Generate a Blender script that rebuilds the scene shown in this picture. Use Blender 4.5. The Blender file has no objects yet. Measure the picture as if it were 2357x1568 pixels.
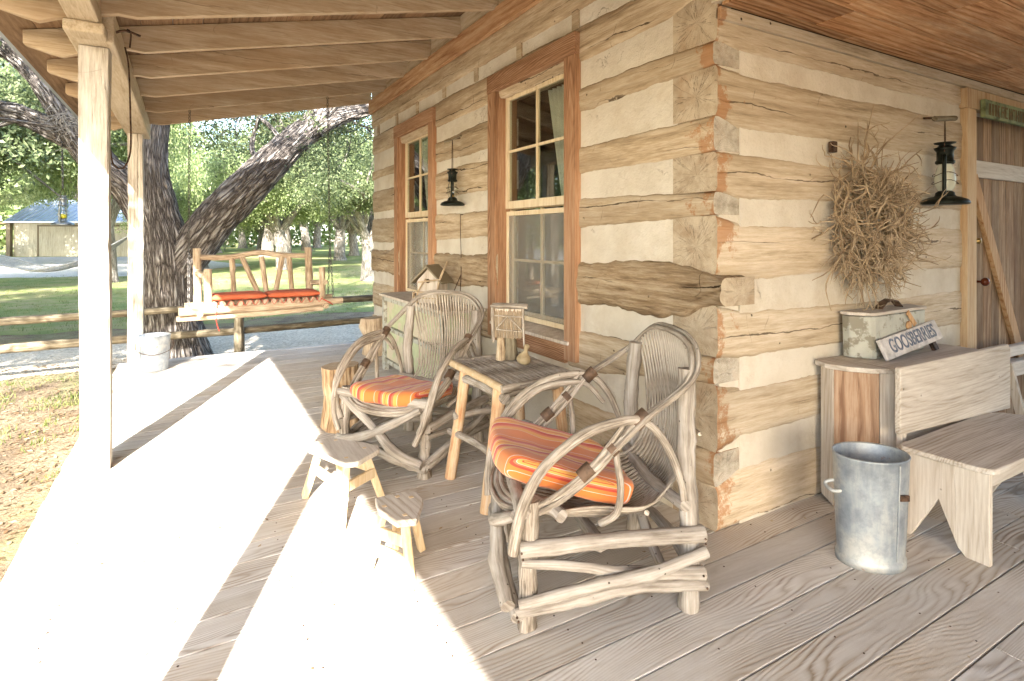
import bpy, bmesh, math, random
import numpy as np
from mathutils import Vector, Matrix, noise
R = math.radians
rnd = random.Random(7)
sc = bpy.context.scene
C = sc.collection

# ------------------------------------------------------------------ camera, sky, sun, exposure
cam = bpy.data.cameras.new("camera"); camo = bpy.data.objects.new("camera", cam); C.objects.link(camo)
cam.sensor_width = 36.0; cam.lens = 36.0 * 1304 / 2357
cam.shift_y = -239.0 / 2357
cam.clip_start = 0.05; cam.clip_end = 1000
camo.location = (-2.17, -1.85, 1.4)
camo.rotation_euler = (R(90), 0, R(-29.8))
sc.camera = camo
SUN_EL = 29.3
sdir = Vector((.388, .922, -math.tan(R(SUN_EL)))).normalized()
sl = bpy.data.lights.new("sun", 'SUN'); so = bpy.data.objects.new("sun", sl); C.objects.link(so)
sl.energy = 4.6; sl.angle = R(.55); sl.color = (1, .96, .91)
so.rotation_euler = sdir.to_track_quat('-Z', 'Y').to_euler()
w = bpy.data.worlds.new("World"); sc.world = w; w.use_nodes = True
nt = w.node_tree; bg = nt.nodes["Background"]
sky = nt.nodes.new("ShaderNodeTexSky"); sky.sky_type = 'NISHITA'; sky.sun_disc = False
sky.sun_elevation = R(SUN_EL)
sky.sun_rotation = math.atan2(-.388, -.922)
sky.air_density = 1.0; sky.dust_density = 1.5
nt.links.new(sky.outputs[0], bg.inputs[0]); bg.inputs[1].default_value = .15
sc.view_settings.view_transform = 'Standard'; sc.view_settings.look = 'None'
sc.view_settings.exposure = 2.88; sc.view_settings.gamma = 1
sc.cycles.max_bounces = 8; sc.cycles.diffuse_bounces = 5; sc.cycles.transparent_max_bounces = 12
sc.cycles.sample_clamp_indirect = 6; sc.cycles.use_denoising = True

# ------------------------------------------------------------------ object helpers
def tag(o, label=None, cat=None, group=None, kind=None):
    if label: o["label"] = label
    if cat: o["category"] = cat
    if group: o["group"] = group
    if kind: o["kind"] = kind
    return o
def thing(name, label, cat, loc=(0, 0, 0), rz=0, group=None):
    o = bpy.data.objects.new(name, None); C.objects.link(o)
    o.empty_display_size = .05
    o.location = loc; o.rotation_euler = (0, 0, rz)
    return tag(o, label, cat, group)
def copy_tree(o, parent=None):
    c = o.copy(); C.objects.link(c); c.parent = parent
    for ch in list(o.children): copy_tree(ch, c)
    return c

class MB:
    def __init__(s): s.v = []; s.f = []; s.uv = []; s.m = []; s.col = []; s.c = .5
    def add(s, vs, fs, uvs=None, mi=0, col=None):
        b = len(s.v); s.v += [tuple(p) for p in vs]
        for k, f in enumerate(fs):
            s.f.append([b + i for i in f])
            s.uv.append(uvs[k] if uvs else [(0, 0)] * len(f)); s.m.append(mi); s.col.append(s.c if col is None else col)
    def box(s, x0, x1, y0, y1, z0, z1, M=None, mi=0):
        vs = [Vector((x, y, z)) for x in (x0, x1) for y in (y0, y1) for z in (z0, z1)]
        if M: vs = [M @ p for p in vs]
        s.add(vs, [(0, 1, 3, 2), (4, 6, 7, 5), (0, 4, 5, 1), (2, 3, 7, 6), (0, 2, 6, 4), (1, 5, 7, 3)], mi=mi)
    def beam(s, a, b, w, h, up=(0, 0, 1), mi=0):
        a = Vector(a); b = Vector(b); d = b - a; L = d.length; d.normalize()
        sd = d.cross(Vector(up)).normalized(); u = sd.cross(d)
        M = Matrix((( d.x, sd.x, u.x, a.x), (d.y, sd.y, u.y, a.y), (d.z, sd.z, u.z, a.z), (0, 0, 0, 1)))
        s.box(0, L, -w / 2, w / 2, -h / 2, h / 2, M, mi)
    def prism(s, pts, z0, z1, M=None, mi=0):
        n = len(pts)
        vs = [Vector((p[0], p[1], z0)) for p in pts] + [Vector((p[0], p[1], z1)) for p in pts]
        if M: vs = [M @ p for p in vs]
        s.add(vs, [tuple(range(n))[::-1], tuple(range(n, 2 * n))] + [(i, (i + 1) % n, n + (i + 1) % n, n + i) for i in range(n)], mi=mi)
    def tube(s, pts, rad, seg=8, step=.04, bump=0., bf=8., smooth=True, mi=0, cap_mi=None, seed=0, flat=1., knots=0):
        pts = [Vector(p) for p in pts]
        if not isinstance(rad, (list, tuple)): rad = [rad] * len(pts)
        if smooth and len(pts) > 2:
            P = [pts[0] * 2 - pts[1]] + pts + [pts[-1] * 2 - pts[-2]]
            out = []; ro = []
            for i in range(1, len(P) - 2):
                L = (P[i + 1] - P[i]).length; n = max(2, int(L / step))
                for k in range(n):
                    t = k / n; t2 = t * t; t3 = t2 * t
                    out.append(.5 * ((2 * P[i]) + (P[i + 1] - P[i - 1]) * t + (2 * P[i - 1] - 5 * P[i] + 4 * P[i + 1] - P[i + 2]) * t2 + (3 * P[i] - P[i - 1] - 3 * P[i + 1] + P[i + 2]) * t3))
                    ro.append(rad[i - 1] * (1 - t) + rad[i] * t)
            out.append(pts[-1]); ro.append(rad[-1])
        else:
            out = []; ro = []
            for i in range(len(pts) - 1):
                L = (pts[i + 1] - pts[i]).length; n = max(1, int(L / step))
                for k in range(n):
                    t = k / n; out.append(pts[i].lerp(pts[i + 1], t)); ro.append(rad[i] * (1 - t) + rad[i + 1] * t)
            out.append(pts[-1]); ro.append(rad[-1])
        kn = [(rnd.random() * len(out), rnd.random() * 6.28) for _ in range(knots)]
        n = len(out); T = (out[1] - out[0]).normalized()
        a = T.orthogonal().normalized(); vs = []; L = 0; Ls = []
        for i in range(n):
            if i: L += (out[i] - out[i - 1]).length
            Ls.append(L)
            t = (out[min(i + 1, n - 1)] - out[max(i - 1, 0)])
            t = t.normalized() if t.length > 1e-9 else T
            a = (a - t * a.dot(t)).normalized(); b = t.cross(a); T = t
            for j in range(seg):
                th = 2 * math.pi * j / seg
                r = ro[i]
                if bump:
                    q = Vector((math.cos(th) * 1.3, math.sin(th) * 1.3, L * bf + seed * 7.3))
                    r *= 1 + bump * noise.noise(q) + bump * .6 * noise.noise(q * 2.7)
                for (ki, kt) in kn:
                    dd = abs(i - ki) * step / (ro[i] * 1.1); da = abs((th - kt + math.pi) % (2 * math.pi) - math.pi)
                    if dd < 1 and da < .8: r *= 1 + .35 * (1 - dd) * (1 - da / .8)
                vs.append(out[i] + a * (math.cos(th) * r) + b * (math.sin(th) * r * flat))
        fs = []; uv = []; rr = max(ro)
        for i in range(n - 1):
            for j in range(seg):
                k = (j + 1) % seg
                fs.append((i * seg + j, i * seg + k, (i + 1) * seg + k, (i + 1) * seg + j))
                v0 = j / seg * 6.28 * rr; v1 = (j + 1) / seg * 6.28 * rr
                uv.append([(Ls[i], v0), (Ls[i], v1), (Ls[i + 1], v1), (Ls[i + 1], v0)])
        s.add(vs, fs, uv, mi)
        cm = mi if cap_mi is None else cap_mi
        cu = [(math.cos(6.2832 * j / seg) * rr, math.sin(6.2832 * j / seg) * rr) for j in range(seg)]
        s.add(vs[:seg], [tuple(range(seg))[::-1]], [cu[::-1]], cm)
        s.add(vs[-seg:], [tuple(range(seg))], [cu], cm)
    def lathe(s, prof, seg=24, M=None, mi=0, ox=1., oy=1., closed=False):
        vs = []
        for (r, z) in prof:
            for j in range(seg):
                th = 6.283185 * j / seg; p = Vector((r * math.cos(th) * ox, r * math.sin(th) * oy, z)); vs.append(M @ p if M else p)
        fs = []; uv = []
        for i in range(len(prof) - 1):
            for j in range(seg):
                k = (j + 1) % seg; fs.append((i * seg + j, i * seg + k, (i + 1) * seg + k, (i + 1) * seg + j))
                uv.append([(prof[i][1], j / seg), (prof[i][1], (j + 1) / seg), (prof[i + 1][1], (j + 1) / seg), (prof[i + 1][1], j / seg)])
        s.add(vs, fs, uv, mi)
    def build(s, name, mats, parent=None, smooth=False, bevel=0., loc=None):
        me = bpy.data.meshes.new(name); me.from_pydata(s.v, [], s.f)
        ul = me.uv_layers.new(name="UVMap")
        flat = [c for f in s.uv for p in f for c in p]
        ul.data.foreach_set("uv", flat)
        at = me.attributes.new("rnd", 'FLOAT', 'FACE'); at.data.foreach_set("value", s.col)
        if not isinstance(mats, (list, tuple)): mats = [mats]
        for m in mats: me.materials.append(m)
        me.polygons.foreach_set("material_index", s.m)
        if smooth: me.polygons.foreach_set("use_smooth", [True] * len(s.f))
        me.validate(); me.update()
        o = bpy.data.objects.new(name, me); C.objects.link(o); o.parent = parent
        if loc: o.location = loc
        if bevel:
            b = o.modifiers.new("bev", 'BEVEL'); b.width = bevel; b.segments = 2; b.limit_method = 'ANGLE'; b.angle_limit = R(40)
        return o

# ------------------------------------------------------------------ materials
class NT:
    def __init__(s, name, rough=.8):
        m = bpy.data.materials.new(name); m.use_nodes = True; s.m = m; s.t = m.node_tree
        s.b = s.t.nodes["Principled BSDF"]; s.b.inputs["Roughness"].default_value = rough
        s.b.inputs["Specular IOR Level"].default_value = .25
    def n(s, typ, **kw):
        nd = s.t.nodes.new("ShaderNode" + typ)
        for k, v in kw.items():
            if k in nd.inputs: nd.inputs[k].default_value = v
            else: setattr(nd, k, v)
        return nd
    def l(s, a, b): s.t.links.new(a, b)
    def noise(s, vec, scale, detail=4, rough=.55, dist=0.):
        nd = s.n("TexNoise"); nd.inputs["Scale"].default_value = scale; nd.inputs["Detail"].default_value = detail
        nd.inputs["Roughness"].default_value = rough; nd.inputs["Distortion"].default_value = dist
        s.l(vec, nd.inputs["Vector"]); return nd.outputs["Fac"]
    def mapv(s, vec, scale, loc=(0, 0, 0)):
        nd = s.n("Mapping"); nd.inputs["Scale"].default_value = scale; nd.inputs["Location"].default_value = loc; s.l(vec, nd.inputs["Vector"]); return nd.outputs[0]
    def ramp(s, fac, stops, interp='LINEAR'):
        nd = s.n("ValToRGB"); cr = nd.color_ramp; cr.interpolation = interp
        while len(cr.elements) < len(stops): cr.elements.new(.5)
        for e, (p, c) in zip(cr.elements, stops): e.position = p; e.color = (*c, 1) if len(c) == 3 else c
        s.l(fac, nd.inputs[0]); return nd.outputs[0]
    def mix(s, fac, a, b, mode='MIX'):
        nd = s.n("Mix", data_type='RGBA', blend_type=mode)
        for i, v in ((0, fac), (6, a), (7, b)):
            if hasattr(v, "is_linked") or hasattr(v, "links"): s.l(v, nd.inputs[i])
            elif i == 0: nd.inputs[0].default_value = v
            else: nd.inputs[i].default_value = (*v, 1)
        return nd.outputs[2]
    def math(s, op, a, b=None):
        nd = s.n("Math", operation=op)
        for i, v in enumerate((a, b)):
            if v is None: continue
            if isinstance(v, (int, float)): nd.inputs[i].default_value = v
            else: s.l(v, nd.inputs[i])
        return nd.outputs[0]
    def coord(s, kind="Object", random=True, attr=False):
        tc = s.n("TexCoord"); v = tc.outputs[kind]
        if random or attr:
            if attr:
                a = s.n("Attribute", attribute_name="rnd"); r = a.outputs["Fac"]
            else:
                r = s.n("ObjectInfo").outputs["Random"]
            k = s.n("VectorMath", operation='SCALE'); cmb = s.n("CombineXYZ", X=7.1, Y=13.7, Z=9.3); s.l(cmb.outputs[0], k.inputs[0])
            s.l(s.math('MULTIPLY', r, 5.0), k.inputs["Scale"])
            ad = s.n("VectorMath", operation='ADD'); s.l(v, ad.inputs[0]); s.l(k.outputs[0], ad.inputs[1]); v = ad.outputs[0]
        return v
    def bump(s, h, strength=.3, dist=.01, prev=None):
        nd = s.n("Bump"); nd.inputs["Strength"].default_value = strength; nd.inputs["Distance"].default_value = dist
        s.l(h, nd.inputs["Height"])
        if prev: s.l(prev, nd.inputs["Normal"])
        return nd.outputs[0]
    def out(s, col=None, normal=None, rough=None):
        if col is not None: s.l(col, s.b.inputs["Base Color"])
        if normal is not None: s.l(normal, s.b.inputs["Normal"])
        if rough is not None: s.l(rough, s.b.inputs["Roughness"])
        return s.m

def wood(name, lo, mid, hi, axis='X', rings=22., cracks=.5, blotch=.35, bumpd=.004, attr=False, score=0., stain=None, rough=.78, vary=.25, orange=None, stretch=.07, ringmix=.5, holes=0.):
    N = NT(name, rough)
    v = N.coord("Object", True, attr)
    st = {'X': (stretch, 1, 1), 'Y': (1, stretch, 1), 'Z': (1, 1, stretch)}[axis]
    s2 = {'X': (.25, 1, 1), 'Y': (1, .25, 1), 'Z': (1, 1, .25)}[axis]
    vs = N.mapv(v, st)
    warp = N.noise(N.mapv(v, {'X': (.13, 1, 1), 'Y': (1, .13, 1), 'Z': (1, 1, .13)}[axis]), 2.6, 3, .45)
    fade = N.ramp(N.noise(N.mapv(v, s2, (2, 2, 2)), 2.4, 4, .6), [(.4, (.0, .0, .0)), (.64, (1, 1, 1))])
    # growth rings: distance across the grain, warped so they close into cathedral figures
    sep = N.n("SeparateXYZ"); N.l(vs, sep.inputs[0])
    cr = {'X': (sep.outputs[1], sep.outputs[2]), 'Y': (sep.outputs[0], sep.outputs[2]), 'Z': (sep.outputs[0], sep.outputs[1])}[axis]
    a = N.math('ADD', cr[0], N.math('MULTIPLY', cr[1], .6))
    a = N.math('ADD', a, N.math('MULTIPLY', warp, .36))
    fine = N.noise(vs, 110, 6, .7)
    a = N.math('ADD', a, N.math('MULTIPLY', fine, .006))
    ring = N.math('FRACT', N.math('MULTIPLY', a, rings * 2.2))
    ringc = N.math('MULTIPLY', N.math('POWER', N.math('SUBTRACT', 1, N.math('ABSOLUTE', N.math('SUBTRACT', N.math('MULTIPLY', ring, 2), 1))), 1.8), fade)
    med = N.noise(vs, 22, 6, .68)
    g = N.math('ADD', N.math('MULTIPLY', ringc, ringmix * .34), N.math('ADD', N.math('MULTIPLY', fine, .42), N.math('MULTIPLY', med, .5)))
    col = N.ramp(g, [(.37, hi), (.5, mid), (.66, lo)])
    bl = N.noise(N.mapv(v, s2), 2.1, 8, .7)
    col = N.mix(N.math('MULTIPLY', N.ramp(bl, [(.4, (0, 0, 0)), (.72, (1, 1, 1))]), blotch), col, lo)
    if stain:
        s_ = N.noise(N.mapv(v, s2, (5, 3, 1)), 3.0, 8, .72)
        col = N.mix(N.math('MULTIPLY', N.ramp(s_, [(.46, (0, 0, 0)), (.74, (1, 1, 1))]), .85), col, stain)
    # drying cracks: nearly straight lines that follow the grain, broken into lengths
    sr = N.n("SeparateXYZ"); N.l(v, sr.inputs[0])
    ax = {'X': 0, 'Y': 1, 'Z': 2}[axis]; oth = [i for i in range(3) if i != ax]
    wob = N.noise(N.mapv(v, {'X': (.3, 1, 1), 'Y': (1, .3, 1), 'Z': (1, 1, .3)}[axis], (3, 9, 4)), 4.5, 5, .6)
    cc = N.math('ADD', N.math('ADD', sr.outputs[oth[0]], sr.outputs[oth[1]]), N.math('MULTIPLY', wob, .14))
    def lines(freq, wd, lo_, hi_, off):
        f_ = N.math('ABSOLUTE', N.math('SUBTRACT', N.math('FRACT', N.math('ADD', N.math('MULTIPLY', cc, freq), off)), .5))
        gate = N.ramp(N.noise(N.mapv(v, {'X': (.35, 1, 1), 'Y': (1, .35, 1), 'Z': (1, 1, .35)}[axis], (off * 9, 2, 7)), 3.4, 4, .6), [(lo_, (0, 0, 0)), (hi_, (1, 1, 1))])
        wd_ = N.math('MULTIPLY', gate, wd)
        return N.math('MULTIPLY', N.math('LESS_THAN', f_, wd_), gate)
    ckm = N.math('MULTIPLY', lines(11, .022, .5, .62, .3), cracks)
    hgt = N.math('SUBTRACT', N.math('MULTIPLY', g, .5), N.math('MULTIPLY', ckm, 1.2))
    if score:
        sf = N.math('ABSOLUTE', N.math('SUBTRACT', N.math('FRACT', N.math('ADD', N.math('MULTIPLY', sr.outputs[ax], 5.3), N.math('MULTIPLY', N.noise(v, 3, 2), 2.4))), .5))
        sg = N.ramp(N.noise(N.mapv(v, (1, 1, 1), (4, 4, 4)), 5.5, 3, .6), [(.58, (0, 0, 0)), (.66, (1, 1, 1))])
        sm_ = N.math('MULTIPLY', N.math('MULTIPLY', N.math('LESS_THAN', sf, .012), sg), score * .75)
        col = N.mix(sm_, col, (lo[0] * .45, lo[1] * .4, lo[2] * .35)); hgt = N.math('SUBTRACT', hgt, N.math('MULTIPLY', sm_, .8))
        lm = N.math('MULTIPLY', lines(5.2, .016, .44, .54, .77), score)
        col = N.mix(lm, col, (lo[0] * .3, lo[1] * .26, lo[2] * .2)); hgt = N.math('SUBTRACT', hgt, N.math('MULTIPLY', lm, 1.3))
    if holes:
        vo = N.n("TexVoronoi"); vo.inputs["Scale"].default_value = 9; N.l(N.mapv(v, (1, 1, 1), (1.3, 2.2, .4)), vo.inputs["Vector"])
        hm = N.ramp(vo.outputs["Distance"], [(.0, (1, 1, 1)), (.045, (1, 1, 1)), (.07, (0, 0, 0))])
        hg = N.ramp(N.noise(v, 1.3, 2), [(.48, (0, 0, 0)), (.56, (1, 1, 1))])
        hm = N.math('MULTIPLY', N.math('MULTIPLY', hm, hg), holes)
        col = N.mix(hm, col, (lo[0] * .15, lo[1] * .13, lo[2] * .1)); hgt = N.math('SUBTRACT', hgt, hm)
    if orange:   # rust coloured weather stain that runs down the corner of the cabin (real stain, own ragged edge)
        tc = N.n("TexCoord"); sp = N.n("SeparateXYZ"); N.l(tc.outputs["Object"], sp.inputs[0])
        d = N.math('ADD', N.math('ABSOLUTE', sp.outputs[0]), N.math('ABSOLUTE', sp.outputs[1]))
        nz = N.noise(tc.outputs["Object"], 6, 9, .75)
        m_ = N.ramp(N.math('SUBTRACT', d, N.math('MULTIPLY', N.math('SUBTRACT', nz, .47), 1.0)), [(.0, (1, 1, 1)), (.05, (0, 0, 0))])
        col = N.mix(N.math('MULTIPLY', m_, .75), col, orange)
    if vary:
        if attr:
            r = N.n("Attribute", attribute_name="rnd").outputs["Fac"]
        else: r = N.n("ObjectInfo").outputs["Random"]
        hs = N.n("HueSaturation"); N.l(col, hs.inputs["Color"])
        N.l(N.math('ADD', N.math('MULTIPLY', r, vary * 2), 1 - vary), hs.inputs["Value"]); col = hs.outputs[0]
    return N.out(col, N.bump(hgt, .9, bumpd))

def branch(name, lo, mid, hi, scale=1., bumpd=.003, rough=.8, spots=.6):
    N = NT(name, rough)
    uv = N.coord("UV", True, False)
    vs = N.mapv(uv, (5 * scale, 75 * scale, 1))
    f = N.noise(vs, 1.6, 6, .65)
    b = N.noise(N.mapv(uv, (6, 14, 1)), 1., 4, .6)
    g = N.math('ADD', N.math('MULTIPLY', f, .6), N.math('MULTIPLY', b, .4))
    col = N.ramp(g, [(.38, lo), (.49, mid), (.6, hi)])
    ob = N.coord("Object", False)
    sp = N.n("TexVoronoi"); sp.inputs["Scale"].default_value = 26; N.l(ob, sp.inputs["Vector"])
    sm = N.ramp(sp.outputs["Distance"], [(.07, (1, 1, 1)), (.12, (0, 0, 0))])
    gate = N.ramp(N.noise(ob, 11, 2), [(.5, (0, 0, 0)), (.55, (1, 1, 1))])
    sm = N.math('MULTIPLY', N.math('MULTIPLY', sm, gate), spots)
    col = N.mix(sm, col, (lo[0] * .3, lo[1] * .25, lo[2] * .2))
    return N.out(col, N.bump(N.math('SUBTRACT', g, N.math('MULTIPLY', sm, .5)), .9, bumpd))

def plain(name, col, rough=.6, metal=0., nscale=12, var=.25, bumpd=0.0015, dark=None):
    N = NT(name, rough); v = N.coord("Object")
    g = N.noise(v, nscale, 5, .6)
    d = dark or tuple(c * (1 - var * 1.6) for c in col)
    c = N.ramp(g, [(.35, d), (.6, col)])
    N.b.inputs["Metallic"].default_value = metal
    return N.out(c, N.bump(g, .5, bumpd))

def grainend(name, lo, hi):
    N = NT(name, .85); tc = N.n("TexCoord"); uv = tc.outputs["UV"]
    sep = N.n("VectorMath", operation='LENGTH'); N.l(uv, sep.inputs[0])
    wv = N.noise(N.coord("UV"), 9, 4, .6)
    rr = N.math('ADD', sep.outputs["Value"], N.math('MULTIPLY', wv, .05))
    ring = N.math('FRACT', N.math('MULTIPLY', rr, 130))
    # radial checks
    s3 = N.n("SeparateXYZ"); N.l(uv, s3.inputs[0]); ang = N.math('ARCTAN2', s3.outputs[1], s3.outputs[0])
    an = N.n("CombineXYZ"); N.l(N.math('MULTIPLY', ang, 1.2), an.inputs[0]); N.l(N.math('MULTIPLY', rr, 1.2), an.inputs[1])
    N.l(N.n("ObjectInfo").outputs["Random"], an.inputs[2])
    cn = N.noise(an.outputs[0], 2.6, 3, .7)
    ck = N.ramp(N.math('ABSOLUTE', N.math('SUBTRACT', cn, .5)), [(0, (1, 1, 1)), (.008, (0, 0, 0))])
    ob = N.coord("Object")
    g = N.math('ADD', N.math('MULTIPLY', ring, .10), N.math('MULTIPLY', N.noise(ob, 9, 9, .72), .95))
    col = N.ramp(g, [(.36, lo), (.62, hi)])
    stn = N.noise(ob, 5, 6, .7); col = N.mix(N.math('MULTIPLY', N.ramp(stn, [(.5, (0, 0, 0)), (.72, (1, 1, 1))]), .4), col, (.34, .18, .08))
    col = N.mix(N.math('MULTIPLY', N.math('MULTIPLY', ck, .45), N.ramp(N.noise(ob, 5, 2), [(.42, (0, 0, 0)), (.5, (1, 1, 1))])), col, tuple(c * .2 for c in lo))
    return N.out(col, N.bump(N.math('SUBTRACT', g, ck), .8, .004))

M = {}
M['log'] = wood("hewn_log", (.17, .115, .065), (.45, .345, .225), (.6, .5, .37), 'Y', 8, .95, .32, .014, score=.9, stain=(.27, .19, .115), orange=(.34, .155, .06), holes=.9, ringmix=.35, vary=.16)
M['logx'] = wood("hewn_log_b", (.22, .16, .095), (.5, .405, .285), (.64, .55, .43), 'X', 8, .9, .28, .014, score=.8, stain=(.36, .27, .175), orange=(.34, .155, .06), holes=.9, ringmix=.35, vary=.14)
M['roughlog'] = wood("rough_log", (.1, .06, .03), (.37, .265, .16), (.56, .45, .31), 'Y', 10, 1., .5, .03, score=1., stain=(.26, .16, .08), holes=.9, ringmix=.6, vary=.1)
M['logend'] = grainend("log_end_grain", (.31, .235, .155), (.49, .405, .295))
M['logendgrey'] = grainend("log_end_grain_grey", (.27, .23, .17), (.52, .47, .39))
M['stumpend'] = grainend("stump_end_grain", (.28, .2, .13), (.52, .42, .3))
M['rafter'] = wood("rafter_wood", (.23, .155, .09), (.48, .37, .25), (.62, .515, .385), 'X', 5, .5, .45, .004, score=.35, stain=(.38, .25, .14), vary=.12, ringmix=.25)
M['plate'] = wood("plate_wood", (.28, .2, .12), (.52, .42, .295), (.64, .55, .42), 'Y', 5, .5, .3, .003, vary=.1, ringmix=.25)
M['post'] = wood("post_wood", (.16, .125, .09), (.48, .43, .365), (.64, .6, .53), 'Z', 14, 1., .45, .008, vary=.08, holes=.5, score=.5, ringmix=.25)
M['roofboard'] = wood("roof_board_wood", (.12, .07, .04), (.26, .16, .09), (.36, .24, .14), 'Y', 10, .6, .4, .003, attr=True)
M['ceil'] = wood("ceiling_board_wood", (.2, .08, .03), (.52, .28, .13), (.66, .46, .28), 'X', 12, .5, .5, .003, attr=True, stain=(.14, .075, .04), vary=.3, ringmix=.75)
M['casing'] = wood("red_casing_wood", (.19, .09, .045), (.36, .195, .105), (.5, .31, .19), 'Z', 45, .5, .3, .003, vary=.1, ringmix=.9, stretch=.05)
M['casingy'] = wood("red_casing_wood_y", (.19, .09, .045), (.36, .195, .105), (.5, .31, .19), 'Y', 45, .5, .3, .003, vary=.1, ringmix=.9, stretch=.05)
M['fascia'] = wood("fascia_wood", (.26, .12, .06), (.46, .27, .14), (.6, .42, .26), 'Y', 12, .6, .4, .003, vary=.1)
M['sash'] = wood("sash_wood", (.5, .36, .2), (.66, .54, .36), (.74, .64, .47), 'Z', 30, .3, .2, .001, vary=.06)
M['door'] = wood("door_wood", (.075, .042, .02), (.27, .165, .085), (.44, .31, .19), 'Z', 14, .8, .6, .004, attr=True, stain=(.17, .08, .035), vary=.35)
M['doorframe'] = wood("door_frame_wood", (.36, .21, .1), (.52, .36, .21), (.6, .47, .3), 'Z', 16, .5, .3, .003, vary=.1)
M['brace'] = wood("door_brace_wood", (.26, .11, .04), (.46, .27, .13), (.56, .38, .21), 'Z', 16, .5, .4, .003, vary=.1)
M['greyx'] = wood("weathered_board_x", (.3, .24, .18), (.52, .46, .39), (.66, .61, .54), 'X', 30, .8, .4, .005, vary=.08, ringmix=.4, stretch=.045, holes=.5)
M['greyz'] = wood("weathered_board_z", (.32, .25, .18), (.53, .46, .38), (.66, .6, .52), 'Z', 28, .8, .4, .004, vary=.1, ringmix=.35, stretch=.05, holes=.5)
M['redz'] = wood("cabinet_red_wood", (.2, .11, .065), (.34, .215, .135), (.45, .32, .22), 'Z', 30, .6, .3, .003, vary=.06, ringmix=.9, stretch=.06)
M['stool'] = wood("stool_wood", (.3, .24, .18), (.48, .43, .37), (.58, .54, .48), 'Y', 18, .8, .25, .003, vary=.06)
M['stoolleg'] = wood("stool_leg_wood", (.42, .28, .14), (.56, .42, .25), (.66, .53, .36), 'Z', 20, .5, .25, .002, vary=.1)
M['willow'] = branch("willow", (.11, .085, .062), (.28, .235, .185), (.44, .39, .33), 1., .006)
M['stick'] = branch("bare_stick", (.17, .14, .11), (.31, .27, .225), (.42, .38, .33), .5, .004, spots=.9)
M['rod'] = branch("willow_rods", (.12, .09, .065), (.36, .305, .24), (.56, .5, .415), 1.2, .003)
M['twig'] = branch("twig", (.16, .105, .06), (.4, .3, .19), (.58, .46, .32), 1., .001)
M['thatch'] = branch("thatch_twig", (.1, .07, .04), (.26, .19, .12), (.4, .32, .22), 1., .001)
M['tableleg'] = branch("table_leg", (.4, .2, .09), (.53, .35, .2), (.55, .44, .31), .7, .004)
M['barklog'] = branch("bark_log", (.09, .05, .025), (.33, .21, .11), (.55, .42, .27), .3, .02)
M['swing'] = branch("swing_log", (.22, .155, .1), (.42, .32, .22), (.56, .46, .34), .6, .003)
M['rail'] = branch("split_rail", (.07, .055, .035), (.16, .13, .085), (.26, .22, .15), .5, .006)
M['blacktin'] = plain("black_tin", (.02, .025, .02), .45, .5, 30, .4)
M['greytin'] = plain("grey_tin", (.3, .33, .34), .4, .7, 20, .3)
M['galv'] = plain("galvanised", (.5, .54, .57), .5, .35, 9, .3, dark=(.36, .42, .48))
M['iron'] = plain("rusty_iron", (.12, .07, .045), .7, .4, 40, .5)
M['chain'] = plain("chain_steel", (.16, .15, .14), .45, .8, 40, .3)
M['brass'] = plain("brass", (.5, .33, .12), .3, .9, 30, .3)
M['knob'] = plain("brown_knob", (.12, .03, .012), .15, 0, 20, .3)
M['leather'] = plain("leather", (.13, .08, .05), .65, 0, 30, .4)
M['gourd'] = plain("gourd", (.38, .3, .18), .4, 0, 9, .3, dark=(.2, .14, .07))
M['letter'] = plain("letter_paint", (.09, .11, .16), .8, 0, 40, .5, dark=(.22, .24, .28))
M['signwhite'] = plain("sign_white", (.62, .58, .56), .8, 0, 18, .25)
M['signgreen'] = plain("sign_green", (.22, .26, .13), .8, 0, 14, .4)
M['signbrown'] = plain("sign_brown", (.17, .11, .05), .8, 0, 20, .3)
M['curtain'] = plain("curtain", (.7, .68, .6), .9, 0, 8, .1)
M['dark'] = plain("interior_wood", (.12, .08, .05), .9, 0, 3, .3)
M['roofmetal'] = plain("roof_metal", (.52, .55, .6), .42, .6, 2, .12)
M['candle'] = plain("yellow_candle", (.7, .62, .05), .5, 0, 10, .1)
M['cord'] = plain("hammock_cord", (.6, .6, .58), .9, 0, 40, .2)
M['ribbon'] = plain("red_ribbon", (.6, .05, .03), .7, 0, 30, .2)
M['rubber'] = plain("wire", (.1, .05, .03), .6, .3, 30, .3)

def chink_mat():
    N = NT("chinking", .93); v = N.coord("Object", False)
    g = N.noise(v, 3.5, 6, .6); f = N.noise(v, 38, 6, .75)
    col = N.ramp(g, [(.32, (.55, .49, .395)), (.6, (.65, .6, .51))])
    col = N.mix(N.math('MULTIPLY', f, .25), col, (.52, .43, .31))
    st = N.noise(v, 2.6, 9, .74)
    col = N.mix(N.math('MULTIPLY', N.ramp(st, [(.5, (0, 0, 0)), (.75, (1, 1, 1))]), .6), col, (.42, .32, .2))
    ck = N.noise(v, 3.7, 7, .6); cm = N.ramp(N.math('ABSOLUTE', N.math('SUBTRACT', ck, .5)), [(0, (1, 1, 1)), (.005, (0, 0, 0))])
    cm = N.math('MULTIPLY', N.math('MULTIPLY', cm, N.ramp(N.noise(v, 1.9, 3), [(.58, (0, 0, 0)), (.64, (1, 1, 1))])), .35)
    col = N.mix(cm, col, (.2, .14, .09))
    return N.out(col, N.bump(N.math('SUBTRACT', N.math('ADD', g, N.math('MULTIPLY', f, .35)), cm), .8, .022))
M['chink'] = chink_mat()

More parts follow.
